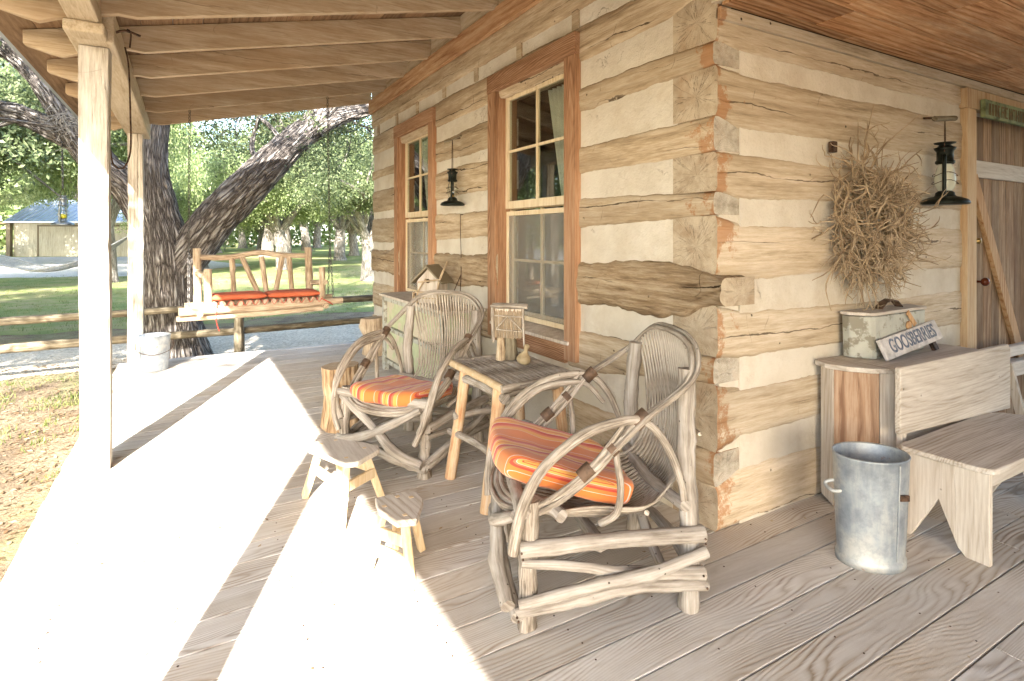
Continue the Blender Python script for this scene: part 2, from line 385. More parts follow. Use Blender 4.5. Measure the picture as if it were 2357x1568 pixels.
def deck_mat():
    N = NT("deck_boards", .74)
    v = N.coord("Object", True, True)
    low = N.noise(N.mapv(v, (.2, 1, 1)), 2.6, 3, .45, .15)
    sep = N.n("SeparateXYZ"); N.l(v, sep.inputs[0])
    vs = N.mapv(v, (.05, 1, 1))
    fine = N.noise(vs, 130, 6, .72); med = N.noise(vs, 20, 6, .66)
    a = N.math('ADD', N.math('ADD', sep.outputs[1], N.math('MULTIPLY', low, .62)), N.math('MULTIPLY', fine, .006))
    ring = N.math('FRACT', N.math('MULTIPLY', a, 66))
    rc = N.math('POWER', N.math('SUBTRACT', 1, N.math('ABSOLUTE', N.math('SUBTRACT', N.math('MULTIPLY', ring, 2), 1))), 1.7)
    fade = N.ramp(N.noise(v, 1.6, 3), [(.36, (.2, .2, .2)), (.6, (1, 1, 1))])
    g = N.math('ADD', N.math('MULTIPLY', N.math('MULTIPLY', rc, fade), .42), N.math('ADD', N.math('MULTIPLY', fine, .38), N.math('MULTIPLY', med, .5)))
    col = N.ramp(g, [(.36, (.64, .605, .55)), (.5, (.55, .505, .445)), (.64, (.43, .37, .3)), (.84, (.25, .185, .125))])
    bl = N.noise(N.mapv(v, (.4, 1, 1)), 2.3, 8, .7)
    col = N.mix(N.math('MULTIPLY', N.ramp(bl, [(.4, (0, 0, 0)), (.7, (1, 1, 1))]), .6), col, (.46, .44, .42))
    bl2 = N.noise(v, .9, 8, .72)
    col = N.mix(N.math('MULTIPLY', N.ramp(bl2, [(.45, (0, 0, 0)), (.75, (1, 1, 1))]), .55), col, (.34, .26, .17))
    # knots
    vo = N.n("TexVoronoi"); vo.inputs["Scale"].default_value = 3.4; N.l(N.mapv(v, (.6, 1, 1)), vo.inputs["Vector"])
    kd = N.math('ADD', vo.outputs["Distance"], N.math('MULTIPLY', N.noise(v, 40, 2), .03))
    km = N.ramp(kd, [(.06, (1, 1, 1)), (.085, (0, 0, 0))])
    vc = N.n("SeparateColor"); N.l(vo.outputs["Color"], vc.inputs[0])
    gate = N.ramp(vc.outputs[0], [(.72, (0, 0, 0)), (.74, (1, 1, 1))])
    km = N.math('MULTIPLY', N.math('MULTIPLY', km, gate), .75)
    col = N.mix(km, col, (.13, .07, .035))
    r = N.n("Attribute", attribute_name="rnd").outputs["Fac"]
    hs = N.n("HueSaturation"); N.l(col, hs.inputs["Color"]); N.l(N.math('ADD', N.math('MULTIPLY', r, .22), .89), hs.inputs["Value"])
    N.l(N.math('ADD', N.math('MULTIPLY', N.math('FRACT', N.math('MULTIPLY', r, 7.3)), .5), .7), hs.inputs["Saturation"])
    return N.out(hs.outputs[0], N.bump(N.math('SUBTRACT', 1., g), .6, .003))
M['deck'] = deck_mat()

def stripe_mat(name, axis, period=.25, plainorange=False):
    N = NT(name, .85); tc = N.n("TexCoord"); sp = N.n("SeparateXYZ"); N.l(tc.outputs["Object"], sp.inputs[0])
    edge = N.ramp(N.math('ABSOLUTE', sp.outputs[axis]), [(.236, (0, 0, 0)), (.25, (1, 1, 1))])
    f = N.math('FRACT', N.math('ADD', N.math('DIVIDE', N.math('ADD', N.math('MULTIPLY', sp.outputs[axis], N.math('SUBTRACT', 1, edge)), N.math('MULTIPLY', edge, N.math('ADD', N.math('MULTIPLY', sp.outputs[2], 2.1), .26))), period), .37))
    O = (.62, .175, .035); Y = (.66, .34, .08); Rd = (.45, .035, .03); W = (.68, .55, .5); P = (.6, .14, .075)
    col = N.ramp(f, [(0, O), (.27, W), (.288, O), (.40, Rd), (.47, P), (.52, W), (.535, Y), (.60, Rd), (.62, Y), (.69, W), (.705, Rd), (.78, P), (.83, Y), (.93, W), (.945, O)], 'CONSTANT')
    v = N.coord("Object", False)
    wv = N.noise(v, 300, 2, .5); fold = N.noise(v, 7, 3, .5)
    col = N.mix(N.math('MULTIPLY', fold, .3), col, (.62, .2, .07))
    N.b.inputs["Sheen Weight"].default_value = .2
    return N.out(col, N.bump(N.math('ADD', N.math('MULTIPLY', wv, .08), fold), .5, .012))
M['stripe'] = stripe_mat("striped_cushion_fabric", 1)
def orange_mat():
    N = NT("orange_cushion_fabric", .85); v = N.coord("Object")
    g = N.noise(v, 6, 3); return N.out(N.ramp(g, [(.3, (.46, .1, .045)), (.7, (.6, .16, .075))]), N.bump(g, .5, .02))
M['orange'] = orange_mat()

def paintworn(name, paint, under, th=.5, scale=6, rough=.7):
    N = NT(name, rough); v = N.coord("Object")
    g = N.noise(v, scale, 7, .68); h = N.noise(v, 3, 3)
    m = N.ramp(N.math('ADD', N.math('MULTIPLY', g, .7), N.math('MULTIPLY', h, .3)), [(th - .02, (0, 0, 0)), (th + .02, (1, 1, 1))])
    pc = N.ramp(N.noise(v, 15, 4), [(.3, tuple(c * .8 for c in paint)), (.65, paint)])
    return N.out(N.mix(m, pc, under), N.bump(N.math('SUBTRACT', 1, m), .5, .002))
M['greenpaint'] = paintworn("worn_green_paint", (.47, .5, .31), (.5, .44, .33), .515)
M['boxpaint'] = paintworn("worn_box_paint", (.45, .445, .385), (.24, .22, .17), .515, 11)

def galv_mat():
    N = NT("galvanised_zinc", .5); v = N.coord("Object")
    g = N.noise(v, 3.2, 5, .6); st = N.noise(N.mapv(v, (1, 1, .15)), 22, 4, .6)
    vo = N.n("TexVoronoi"); vo.inputs["Scale"].default_value = 60; N.l(v, vo.inputs["Vector"])
    col = N.ramp(g, [(.36, (.2, .23, .26)), (.5, (.34, .37, .39)), (.62, (.5, .49, .45))])
    col = N.mix(N.math('MULTIPLY', N.ramp(st, [(.45, (0, 0, 0)), (.7, (1, 1, 1))]), .6), col, (.5, .5, .47))
    mot = N.noise(v, 16, 8, .75); col = N.mix(N.math('MULTIPLY', N.ramp(mot, [(.45, (0, 0, 0)), (.65, (1, 1, 1))]), .5), col, (.15, .17, .2))
    rs = N.noise(v, 6, 5, .6); col = N.mix(N.ramp(rs, [(.67, (0, 0, 0)), (.7, (.8, .8, .8))]), col, (.35, .15, .05))
    N.b.inputs["Metallic"].default_value = .3
    return N.out(col, N.bump(N.math('ADD', g, N.math('MULTIPLY', vo.outputs["Distance"], .05)), .4, .004))
M['zinc'] = galv_mat()
M['paleend'] = plain("cut_wood", (.5, .43, .33), .85, 0, 20, .2)

def glass(name, tint, refl=1.0, alpha=None):
    m = bpy.data.materials.new(name); m.use_nodes = True; t = m.node_tree; t.nodes.clear()
    o = t.nodes.new("ShaderNodeOutputMaterial"); tr = t.nodes.new("ShaderNodeBsdfTransparent"); tr.inputs[0].default_value = (*tint, 1)
    gl = t.nodes.new("ShaderNodeBsdfGlossy"); gl.inputs["Roughness"].default_value = .015; gl.inputs[0].default_value = (refl, refl, refl, 1)
    fr = t.nodes.new("ShaderNodeFresnel"); 
    gm = t.nodes.new("ShaderNodeNewGeometry"); mi = t.nodes.new("ShaderNodeMath"); mi.operation = 'MULTIPLY_ADD'; mi.inputs[1].default_value = 1 / 1.65 - 1.65; mi.inputs[2].default_value = 1.65
    t.links.new(gm.outputs["Backfacing"], mi.inputs[0]); t.links.new(mi.outputs[0], fr.inputs[0])
    mx = t.nodes.new("ShaderNodeMixShader"); t.links.new(fr.outputs[0], mx.inputs[0]); t.links.new(tr.outputs[0], mx.inputs[1]); t.links.new(gl.outputs[0], mx.inputs[2])
    t.links.new(mx.outputs[0], o.inputs[0]); return m
M['pane'] = glass("window_glass", (.85, .88, .85))
M['globe'] = glass("lamp_glass", (.9, .92, .9), .8)
def milky():
    N = NT("milky_glass", .2); N.b.inputs["Base Color"].default_value = (.72, .74, .62, 1); N.b.inputs["Alpha"].default_value = .75; return N.m
M['milky'] = milky()
def screen():
    N = NT("window_screen", .9); N.b.inputs["Base Color"].default_value = (.36, .34, .3, 1)
    N.b.inputs["Alpha"].default_value = .26; return N.m
M['screen'] = screen()

def leaf(name, a, b, c):
    m = bpy.data.materials.new(name); m.use_nodes = True; t = m.node_tree; t.nodes.clear()
    o = t.nodes.new("ShaderNodeOutputMaterial"); g = t.nodes.new("ShaderNodeNewGeometry")
    r = t.nodes.new("ShaderNodeValToRGB"); r.color_ramp.elements.new(.5)
    for e, (p, cc) in zip(r.color_ramp.elements, ((0, a), (.5, b), (1, c))): e.position = p; e.color = (*cc, 1)
    t.links.new(g.outputs["Random Per Island"], r.inputs[0])
    d = t.nodes.new("ShaderNodeBsdfPrincipled"); d.inputs["Roughness"].default_value = .45; d.inputs["Specular IOR Level"].default_value = .35
    tl = t.nodes.new("ShaderNodeBsdfTranslucent"); mx = t.nodes.new("ShaderNodeMixShader"); mx.inputs[0].default_value = .5
    t.links.new(r.outputs[0], d.inputs["Base Color"]); t.links.new(r.outputs[0], tl.inputs[0])
    t.links.new(d.outputs[0], mx.inputs[1]); t.links.new(tl.outputs[0], mx.inputs[2]); t.links.new(mx.outputs[0], o.inputs[0]); return m
M['leaf'] = leaf("oak_leaves", (.07, .10, .045), (.15, .19, .08), (.30, .33, .17))
M['leafb'] = leaf("bright_leaves", (.15, .2, .07), (.28, .35, .14), (.45, .5, .25))
M['grass'] = leaf("grass_blades", (.1, .15, .035), (.18, .22, .06), (.34, .31, .13))
M['dryleaf'] = leaf("fallen_leaves", (.18, .11, .06), (.36, .26, .15), (.52, .44, .3))

def bark(name, lo, mid, hi, bd=.05, sc_=1.):
    N = NT(name, .95); uv = N.coord("UV", True)
    v1 = N.mapv(uv, (3.2 * sc_, 17 * sc_, 1))
    vo = N.n("TexVoronoi", feature='DISTANCE_TO_EDGE'); vo.inputs["Scale"].default_value = 1.
    wr = N.n("TexNoise"); wr.inputs["Scale"].default_value = 1.3; wr.inputs["Detail"].default_value = 4; N.l(v1, wr.inputs["Vector"])
    va = N.n("VectorMath", operation='ADD'); N.l(v1, va.inputs[0]); sc2 = N.n("VectorMath", operation='SCALE'); N.l(wr.outputs["Color"], sc2.inputs[0]); sc2.inputs["Scale"].default_value = 1.6; N.l(sc2.outputs[0], va.inputs[1])
    N.l(va.outputs[0], vo.inputs["Vector"])
    pl = N.ramp(vo.outputs["Distance"], [(0, (0, 0, 0)), (.35, (1, 1, 1))])
    f = N.noise(v1, 3.5, 5, .7)
    g = N.math('ADD', N.math('MULTIPLY', pl, .6), N.math('MULTIPLY', f, .4))
    col = N.ramp(g, [(.18, lo), (.5, mid), (.85, hi)])
    return N.out(col, N.bump(g, 1., bd))
M['oakbark'] = bark("oak_bark", (.05, .04, .034), (.27, .235, .205), (.5, .47, .435), .08)
M['palebark'] = bark("pale_bark", (.1, .08, .06), (.3, .27, .23), (.46, .43, .38), .04, .8)

# ------------------------------------------------------------------ ground
GZ = -.35
def ground_mat():
    N = NT("ground_soil", .95); v = N.coord("Object", False)
    big = N.noise(v, .35, 5, .6); mid = N.noise(v, 2.2, 5, .65); fine = N.noise(v, 45, 5, .75)
    soil = N.ramp(N.math('ADD', N.math('MULTIPLY', mid, .5), N.math('MULTIPLY', fine, .5)), [(.38, (.12, .085, .055)), (.5, (.27, .2, .125)), (.62, (.46, .385, .27))])
    gr = N.ramp(N.math('ADD', N.math('MULTIPLY', big, .5), N.math('MULTIPLY', mid, .5)), [(.5, (0, 0, 0)), (.56, (1, 1, 1))])
    col = N.mix(N.math('MULTIPLY', gr, .45), soil, (.17, .19, .06))
    return N.out(col, N.bump(N.math('ADD', mid, fine), 1., .05))
def lawn_mat():
    N = NT("lawn_turf", .95); v = N.coord("Object", False)
    big = N.noise(v, .25, 5, .6); mid = N.noise(N.mapv(v, (1, 1, 1)), 1.4, 5, .65); fine = N.noise(v, 60, 4, .7)
    a = N.ramp(N.math('ADD', N.math('MULTIPLY', big, .45), N.math('MULTIPLY', mid, .55)), [(.42, (.44, .37, .2)), (.5, (.31, .34, .12)), (.6, (.2, .27, .085))])
    col = N.mix(N.math('MULTIPLY', fine, .35), a, (.24, .28, .1))
    return N.out(col, N.bump(fine, 1., .06))
def gravel_mat(name, c1, c2, c3):
    N = NT(name, .95); v = N.coord("Object", False)
    vo = N.n("TexVoronoi"); vo.inputs["Scale"].default_value = 38; N.l(v, vo.inputs["Vector"])
    sp = N.n("SeparateColor"); N.l(vo.outputs["Color"], sp.inputs[0])
    mid = N.noise(v, 1.8, 5, .6)
    g = N.math('ADD', N.math('MULTIPLY', sp.outputs[0], .5), N.math('MULTIPLY', mid, .5))
    return N.out(N.ramp(g, [(.25, c1), (.5, c2), (.75, c3)]), N.bump(vo.outputs["Distance"], 1., .02))
def sheet(name, pts, z, mat, amp=0., kind='structure', n=24):
    out = []
    for i in range(len(pts)):
        a = Vector((*pts[i], 0)); b = Vector((*pts[(i + 1) % len(pts)], 0))
        for k in range(n):
            p = a.lerp(b, k / n); d = (b - a).normalized(); q = Vector((-d.y, d.x, 0))
            p = p + q * (amp * noise.noise(Vector((p.x * .9, p.y * .9, 3))) + amp * .4 * noise.noise(p * 4)); out.append((p.x, p.y, z))
    me = bpy.data.meshes.new(name); bm = bmesh.new(); vs = [bm.verts.new(p) for p in out]; f = bm.faces.new(vs)
    if f.normal.z < 0 or True: bm.normal_update()
    if f.normal.z < 0: f.normal_flip()
    bmesh.ops.triangulate(bm, faces=bm.faces[:]); bm.to_mesh(me); bm.free(); me.materials.append(mat)
    o = bpy.data.objects.new(name, me); C.objects.link(o); o["kind"] = kind; return o
sheet("ground", [(-300, -200), (300, -200), (300, 400), (-300, 400)], GZ, ground_mat(), n=1)
sheet("gravel_path", [(-12, 6.9), (-5, 7.25), (0, 7.5), (8, 7.6), (14, 8), (14, 10.9), (6, 10.3), (0, 10.1), (-5, 9.8), (-12, 9.5)], GZ + .004, gravel_mat("gravel", (.42, .35, .26), (.6, .51, .39), (.74, .66, .54)), .5)
sheet("lawn", [(-22, 10.6), (-8, 10.9), (0, 11.3), (14, 12.2), (60, 14), (60, 130), (-60, 130), (-60, 12)], GZ + .004, lawn_mat(), .7)
sheet("driveway", [(-40, 38), (-14, 30.5), (-4, 28.5), (1, 36), (-3, 56), (-16, 62), (-40, 70)], GZ + .008, gravel_mat("driveway_gravel", (.4, .38, .36), (.52, .5, .47), (.6, .58, .55)), .8)

def blades(name, regions, label_mat, seed, hmin, hmax, wd):
    rs = np.random.RandomState(seed); P = []
    for (n, x0, x1, y0, y1, clump) in regions:
        c = rs.rand(max(1, n // clump), 2); k = rs.randint(0, len(c), n)
        xy = c[k] * [x1 - x0, y1 - y0] + [x0, y0] + rs.randn(n, 2) * .045
        P.append(xy)
    xy = np.concatenate(P); n = len(xy)
    th = rs.rand(n) * 6.28; h = hmin + rs.rand(n) * (hmax - hmin); ln = rs.randn(n, 2) * .4
    dx = np.stack([np.cos(th), np.sin(th)], 1) * wd
    v = np.zeros((n, 3, 3)); v[:, 0, :2] = xy - dx; v[:, 1, :2] = xy + dx; v[:, 2, :2] = xy + ln * h[:, None]
    v[:, :2, 2] = GZ; v[:, 2, 2] = GZ + h
    return trimesh(name, v.reshape(-1, 3), 3, label_mat)
def trimesh(name, v, k, mat, parent=None):
    n = len(v) // k; me = bpy.data.meshes.new(name)
    me.vertices.add(len(v)); me.vertices.foreach_set("co", v.astype(np.float32).ravel())
    me.loops.add(n * k); me.loops.foreach_set("vertex_index", np.arange(n * k, dtype=np.int32))
    me.polygons.add(n); me.polygons.foreach_set("loop_start", np.arange(0, n * k, k, dtype=np.int32))
    me.materials.append(mat); me.update(calc_edges=True); me.validate()
    o = bpy.data.objects.new(name, me); C.objects.link(o); o.parent = parent; return o
tag(blades("grass", [(4200, -7, -2.9, -1.5, 6.2, 16), (2500, -7, -3, 4, 7, 12), (26000, -14, 12, 11.2, 17, 6), (22000, -16, 16, 17, 30, 8)], M['grass'], 5, .02, .075, .005), kind='stuff')

def flakes(name, n, x0, x1, y0, y1, z, size, mat, seed):
    rs = np.random.RandomState(seed); c = np.stack([x0 + rs.rand(n) * (x1 - x0), y0 + rs.rand(n) * (y1 - y0), np.full(n, z)], 1)
    th = rs.rand(n) * 6.28; s = size * (.5 + rs.rand(n)); a = np.stack([np.cos(th), np.sin(th), rs.randn(n) * .25], 1) * s[:, None]
    b = np.stack([-np.sin(th), np.cos(th), rs.randn(n) * .25], 1) * s[:, None] * .45
    up = np.zeros((n, 3)); up[:, 2] = s * .25
    v = np.stack([c - a, c + b + up * .6, c + a, c - b + up * .6], 1); v[:, :, 2] = np.maximum(v[:, :, 2], z + .0015)
    return trimesh(name, v.reshape(-1, 3), 4, mat)
tag(flakes("fallen_leaves", 12000, -7, -2.85, -1.5, 8, GZ + .006, .022, M['dryleaf'], 3), kind='stuff')
tag(flakes("leaf_litter", 190, -2.6, 1.6, -1.3, 5.4, .004, .010, M['dryleaf'], 9), kind='stuff')

# ------------------------------------------------------------------ deck
mb = MB(); y = -.3255 - .1655 * 44; k = 0
rd = random.Random(11)
seams = []
while y < 5.72:
    wdt = .1645
    y1 = min(y + wdt, 5.75)
    x = -2.83 + rd.uniform(-.006, .004)
    xs = [x, rd.uniform(-.3, 1.2), 3.4, 6.0] if k % 2 else [x, rd.uniform(1.2, 2.4), 6.0]
    for a, b in zip(xs[:-1], xs[1:]):
        mb.c = rd.random()
        zz = rd.uniform(-.0015, .0)
        mb.box(a + .001, b - .001, y + .0028, y1 - .0028, -.036, zz)
    y += wdt + .001; k += 1
mb.c = .3
deck = mb.build("deck", M['deck'], bevel=.0025); deck["kind"] = 'structure'
mb = MB()
rn = random.Random(3)
yy = -.3255 - .1655 * 43.5
while yy < 5.7:
    for xj in (-2.6, -2.2, -1.8, -1.4, -1.0, -.6, -.2, .2, .6, 1.0, 1.4, 1.8, 2.2):
        if xj > 0 and yy > 0: continue
        for dy in (-.04, .04):
            if rn.random() < .4: continue
            cx, cy = xj + rn.uniform(-.012, .012), yy + dy + rn.uniform(-.008, .008)
            mb.lathe([(.0036, -.004), (.0036, .0008), (.0001, .001)], 6, Matrix.Translation((cx, cy, 0)))
    yy += .1655
o = mb.build("deck_nails", M['iron']); o["kind"] = 'structure'
mb = MB(); mb.box(-2.82, -2.78, -7.4, 5.7, -.3, -.04); mb.box(-2.8, .3, 5.68, 5.72, -.3, -.04)
for xx in (-2.7, -1.4, -.1):
    for yv in (-3, 0, 2.9, 5.5): mb.box(xx - .07, xx + .07, yv - .07, yv + .07, GZ, -.04)
o = mb.build("deck_frame", M['plate']); o["kind"] = 'structure'

# ------------------------------------------------------------------ log cabin
cabin = thing("log_cabin", "hewn log cabin with cream chinking, red window casings and a shed roofed porch", "cabin")
def lerp_list(L, t):
    for (a, va), (b, vb) in zip(L[:-1], L[1:]):
        if t <= b: return va + (vb - va) * max(0, (t - a)) / (b - a)
    return L[-1][1]
def hewn(axis, a0, a1, zb, zt, e=.012, back=.17, seed=0, rough=1., mats=None, step=.022, endproud=0., amp=.010):
    """a hewn log: front relief grid, rounded arrises, real thickness. axis 'Y': faces -X ; axis 'X': faces -Y"""
    n = max(3, int((a1 - a0) / step)); m = 13; mb = MB(); vs = []
    for i in range(n + 1):
        t = a0 + (a1 - a0) * i / n
        lo = lerp_list(zb, t) + amp * rough * noise.noise(Vector((t * 1.7, seed, 1))) + .006 * rough * noise.noise(Vector((t * 9, seed, 2))) + .005 * noise.noise(Vector((t * 31, seed, 9)))
        hi = lerp_list(zt, t) + amp * rough * noise.noise(Vector((t * 1.5, seed, 5))) + .006 * rough * noise.noise(Vector((t * 9, seed, 7))) + .005 * noise.noise(Vector((t * 31, seed, 8)))
        if rough > 2: hi += .02 * abs(noise.noise(Vector((t * 5, seed, 4))))
        ring = [(back, lo)]
        for j in range(m):
            s = -1 + 2 * j / (m - 1)
            z = (lo + hi) / 2 + (hi - lo) / 2 * (s * (1.0))
            q = Vector((t * 2.2, z * 9, seed * 3.1))
            rel = .0045 * rough * noise.noise(q) + .003 * rough * noise.noise(q * 3.3) + .004 * rough * max(0, noise.noise(Vector((t * 1.1, z * 26, seed))) - .15)
            dep = -e + (.013 if rough < 3 else .024) * abs(s) ** 8 - rel
            if endproud:
                dep -= endproud * math.exp(-max(0, t - a0) / .13)
            ring.append((dep, z))
        ring.append((back, hi)); ring_n = len(ring)
        for (d, z) in ring:
            vs.append((d, t, z) if axis == 'Y' else (t, d, z))
    fs = []
    for i in range(n):
        for j in range(ring_n):
            k = (j + 1) % ring_n; q = (i * ring_n + j, i * ring_n + k, (i + 1) * ring_n + k, (i + 1) * ring_n + j)
            fs.append(q if axis == 'X' else q[::-1])
    mb.add(vs, fs)
    for base, rev in ((0, True), (n * ring_n, False)):
        rr = [vs[base + j] for j in range(ring_n)]
        cz = sum(p[2] for p in rr) / ring_n
        o_ = 0 if axis == 'Y' else 1
        cd = (back * .5)
        uv = [(p[o_] - cd + .02, p[2] - cz + .01) for p in rr]
        idx = list(range(ring_n))
        if rev ^ (axis == 'Y'): idx = idx[::-1]
        mb.add(rr, [tuple(idx)], [[uv[i] for i in idx]], mi=1)
    return mb.build("log", mats, cabin, smooth=True)
def usm(o):
    me = o.data; fl = [p.material_index == 0 for p in me.polygons]; me.polygons.foreach_set("use_smooth", fl)
W1 = (1.19, 2.13); W2 = (3.59, 4.55); WZ = (.72, 2.56)          # window openings y0,y1 and z0,z1
YE = 5.68
def wall_a_log(zb, zt, seed, cut=True, mats=None, **kw):
    mats = mats or [M['log'], M['logendgrey']]
    segs = [(0.0, YE)] if not cut else [(0.0, W1[0]), (W1[1], W2[0]), (W2[1], YE)]
    for k, (a, b) in enumerate(segs):
        kk = dict(kw)
        if k: kk.pop('endproud', None)
        aa = a
        if k == 0 and 'start' in kk: aa = kk.pop('start')
        kk.pop('start', None)
        if b == YE: b = YE + rnd.uniform(-.01, .06)
        usm(hewn('Y', aa, b, zb, zt, seed=seed + k * .37, mats=mats, **kk))
wall_a_log([(0, 2.84), (5.7, 2.86)], [(0, 3.06), (5.7, 3.06)], 1, cut=False, e=.02)
wall_a_log([(0, 2.60), (.3, 2.53), (1, 2.51), (2.8, 2.5), (4.95, 2.49)], [(0, 2.70), (1, 2.742), (5, 2.736)], 2, cut=False, e=.012)
wall_a_log([(0, 2.219), (1, 2.195), (2.6, 2.12), (4.95, 2.164)], [(0, 2.327), (1, 2.354), (2.6, 2.367), (4.95, 2.266)], 3, rough=1.6)
wall_a_log([(0, 1.81), (1, 1.796), (2.8, 1.789), (4.95, 1.725)], [(0, 1.972), (1, 1.97), (2.8, 2.051), (4.95, 2.0)], 4)
wall_a_log([(0, 1.506), (1, 1.458), (2.8, 1.383), (4.95, 1.327)], [(0, 1.612), (1, 1.645), (2.8, 1.61), (4.95, 1.633)], 5)
wall_a_log([(0, 1.078), (.3, 1.0), (1, .965), (2.8, .963), (4.95, .938)], [(0, 1.215), (.3, 1.255), (1, 1.259), (2.8, 1.252), (4.95, 1.235)], 6, mats=[M['roughlog'], M['logend']], rough=3.4, e=.03, endproud=.03, start=-.085, amp=.014)
wall_a_log([(0, .70), (1, .56), (2.8, .56), (4.95, .489)], [(0, .822), (1, .804), (2.8, .798), (4.95, .795)], 7)
wall_a_log([(0, .213), (1, .12), (2.8, .1), (4.95, .08)], [(0, .37), (1, .36), (2.8, .36), (4.95, .36)], 8)
# logs of the door wall: their sawn ends show at the corner, between the ends of the window wall's logs
def wall_b_log(zc, zr, seed, x1=2.47, **kw):
    usm(hewn('X', 0.0, x1, [(0, zc[0]), (.18, zr[0]), (2.5, zr[0] - .01)], [(0, zc[1]), (.18, zr[1]), (2.5, zr[1] + .0)], seed=seed, mats=[M['logx'], M['logend']], back=.27, **kw))
wall_b_log((2.333, 2.59), (2.3, 2.45), 21, x1=5.2)
wall_b_log((1.978, 2.213), (1.926, 2.195), 22, amp=.012)
wall_b_log((1.618, 1.804), (1.585, 1.80), 23)
wall_b_log((1.221, 1.5), (1.19, 1.464), 24, amp=.012)
wall_b_log((.828, 1.072), (.805, 1.03), 25)
wall_b_log((.376, .694), (.42, .66), 26, amp=.013)
wall_b_log((.0, .207), (.0, .27), 27)
# chinking: one plaster skin behind the log faces, with the window and door openings left out
mb = MB()
def chA(y0, y1, z0, z1): mb.box(.001, .15, y0, y1, z0, z1)
chA(.24, W1[0], 0, 3.05); chA(W1[1], W2[0], 0, 3.05); chA(W2[1], YE - .01, 0, 3.05)
for W in (W1, W2): chA(W[0], W[1], 0, WZ[0]); chA(W[0], W[1], WZ[1], 3.05)
mb.box(.168, 2.47, -.003, .16, 0, 2.5); mb.box(.03, .168, .005, .16, 0, 2.5); mb.box(2.47, 5.2, .001, .16, 2.26, 2.5)
mb.box(3.75, 5.2, .006, .16, 0, 2.26)
mb.box(.02, .2, YE - .012, YE + .012, 0, 3.05)
mb.build("chinking", M['chink'], cabin)
# sawn joist ends that poke through the plaster band under the top log
for k in range(8):
    yy = 1.105 + .72 * (k - 1) + .02 * math.sin(k * 3)
    mb = MB(); mb.box(-.014, .14, yy - .038, yy + .033, 2.735 + .01 * math.sin(k * 5), 2.885)
    mb.build("joist_end", M['log'], cabin, bevel=.004)
# solid end of the far corner and the inside of the cabin
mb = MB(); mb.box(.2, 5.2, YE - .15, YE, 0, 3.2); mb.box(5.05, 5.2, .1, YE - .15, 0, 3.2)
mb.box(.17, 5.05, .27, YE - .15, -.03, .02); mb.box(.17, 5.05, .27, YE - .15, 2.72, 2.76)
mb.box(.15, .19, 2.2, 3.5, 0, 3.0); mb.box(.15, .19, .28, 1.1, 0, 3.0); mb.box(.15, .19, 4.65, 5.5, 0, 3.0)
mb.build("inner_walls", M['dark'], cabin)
# the other half of the dogtrot, behind the camera
mb = MB(); mb.box(.0, 5.2, -9.5, -3.9, GZ, 3.1)
mb.build("opposite_room", M['logx'], cabin)
# red fascia board over the top log
mb = MB(); mb.box(-.05, .03, -7.2, 5.75, 3.052, 3.225); mb.build("fascia_board", M['fascia'], cabin, bevel=.003)
mb = MB(); mb.box(-.032, .1, 5.0 - 12.2, -.0, 2.5, 3.06); mb.box(-.02, .18, -.0, 5.7, 3.21, 3.45); mb.build("gable_board", M['plate'], cabin, bevel=.003)

# porch roof
SL = .22
rz = lambda x: 3.22 + SL * x
ry = [-6.5, -5.77, -5.05, -4.3, -3.6, -2.9, -2.2, -1.47, -.74, -.02, .71, 1.43, 2.15, 2.87, 3.59, 4.33, 5.07, 5.82]
def rafter(y, k):
    mb = MB(); H = .185
    pr = [(.0, rz(0)), (-2.43, rz(-2.43)), (-2.52, rz(-2.52) + .025), (-2.8, rz(-2.8) + .012), (-2.88, rz(-2.88) - .005), (-2.96, rz(-2.96) + .03), (-3.07, rz(-3.07) + .085), (-3.085, rz(-3.085) + .1), (-3.085, rz(-3.085) + H), (0, rz(0) + H)]
    vs = [(p[0], y - .025, p[1] + .006 * noise.noise(Vector((p[0] * 2, y, 0)))) for p in pr] + [(p[0], y + .025, p[1] + .006 * noise.noise(Vector((p[0] * 2, y, 0)))) for p in pr]
    n = len(pr)
    mb.add(vs, [tuple(range(n)), tuple(range(n, 2 * n))[::-1]] + [(i, n + i, n + (i + 1) % n, (i + 1) % n) for i in range(n)])
    o = mb.build("rafter", M['rafter'], cabin, bevel=.004); return o
for k, y in enumerate(ry): rafter(y, k)
mb = MB(); k = 0
nb = 17
for i in range(nb):
    xa = -3.2 + i * (3.2 / nb); xb = xa + 3.2 / nb - .004; mb.c = rnd.random()
    z0 = lambda x: rz(x) + .188
    mb.add([(xa, -7.3, z0(xa)), (xb, -7.3, z0(xb)), (xb, 6.12, z0(xb)), (xa, 6.12, z0(xa)), (xa, -7.3, z0(xa) + .02), (xb, -7.3, z0(xb) + .02), (xb, 6.12, z0(xb) + .02), (xa, 6.12, z0(xa) + .02)],
           [(0, 1, 2, 3), (7, 6, 5, 4), (0, 4, 5, 1), (1, 5, 6, 2), (2, 6, 7, 3), (3, 7, 4, 0)])
mb.build("roof_boards", M['roofboard'], cabin)
mb = MB()
for (xa, za, xb, zb) in ((-3.24, rz(-3.24) + .212, 0, rz(0) + .212), (0, rz(0) + .212, 2.6, 4.9), (2.6, 4.9, 5.6, 3.2)):
    mb.add([(xa, -9.8, za), (xb, -9.8, zb), (xb, 6.15, zb), (xa, 6.15, za), (xa, -9.8, za + .012), (xb, -9.8, zb + .012), (xb, 6.15, zb + .012), (xa, 6.15, za + .012)],
           [(0, 1, 2, 3), (7, 6, 5, 4), (0, 4, 5, 1), (1, 5, 6, 2), (2, 6, 7, 3), (3, 7, 4, 0)])
mb.build("roof_sheet", M['roofmetal'], cabin)
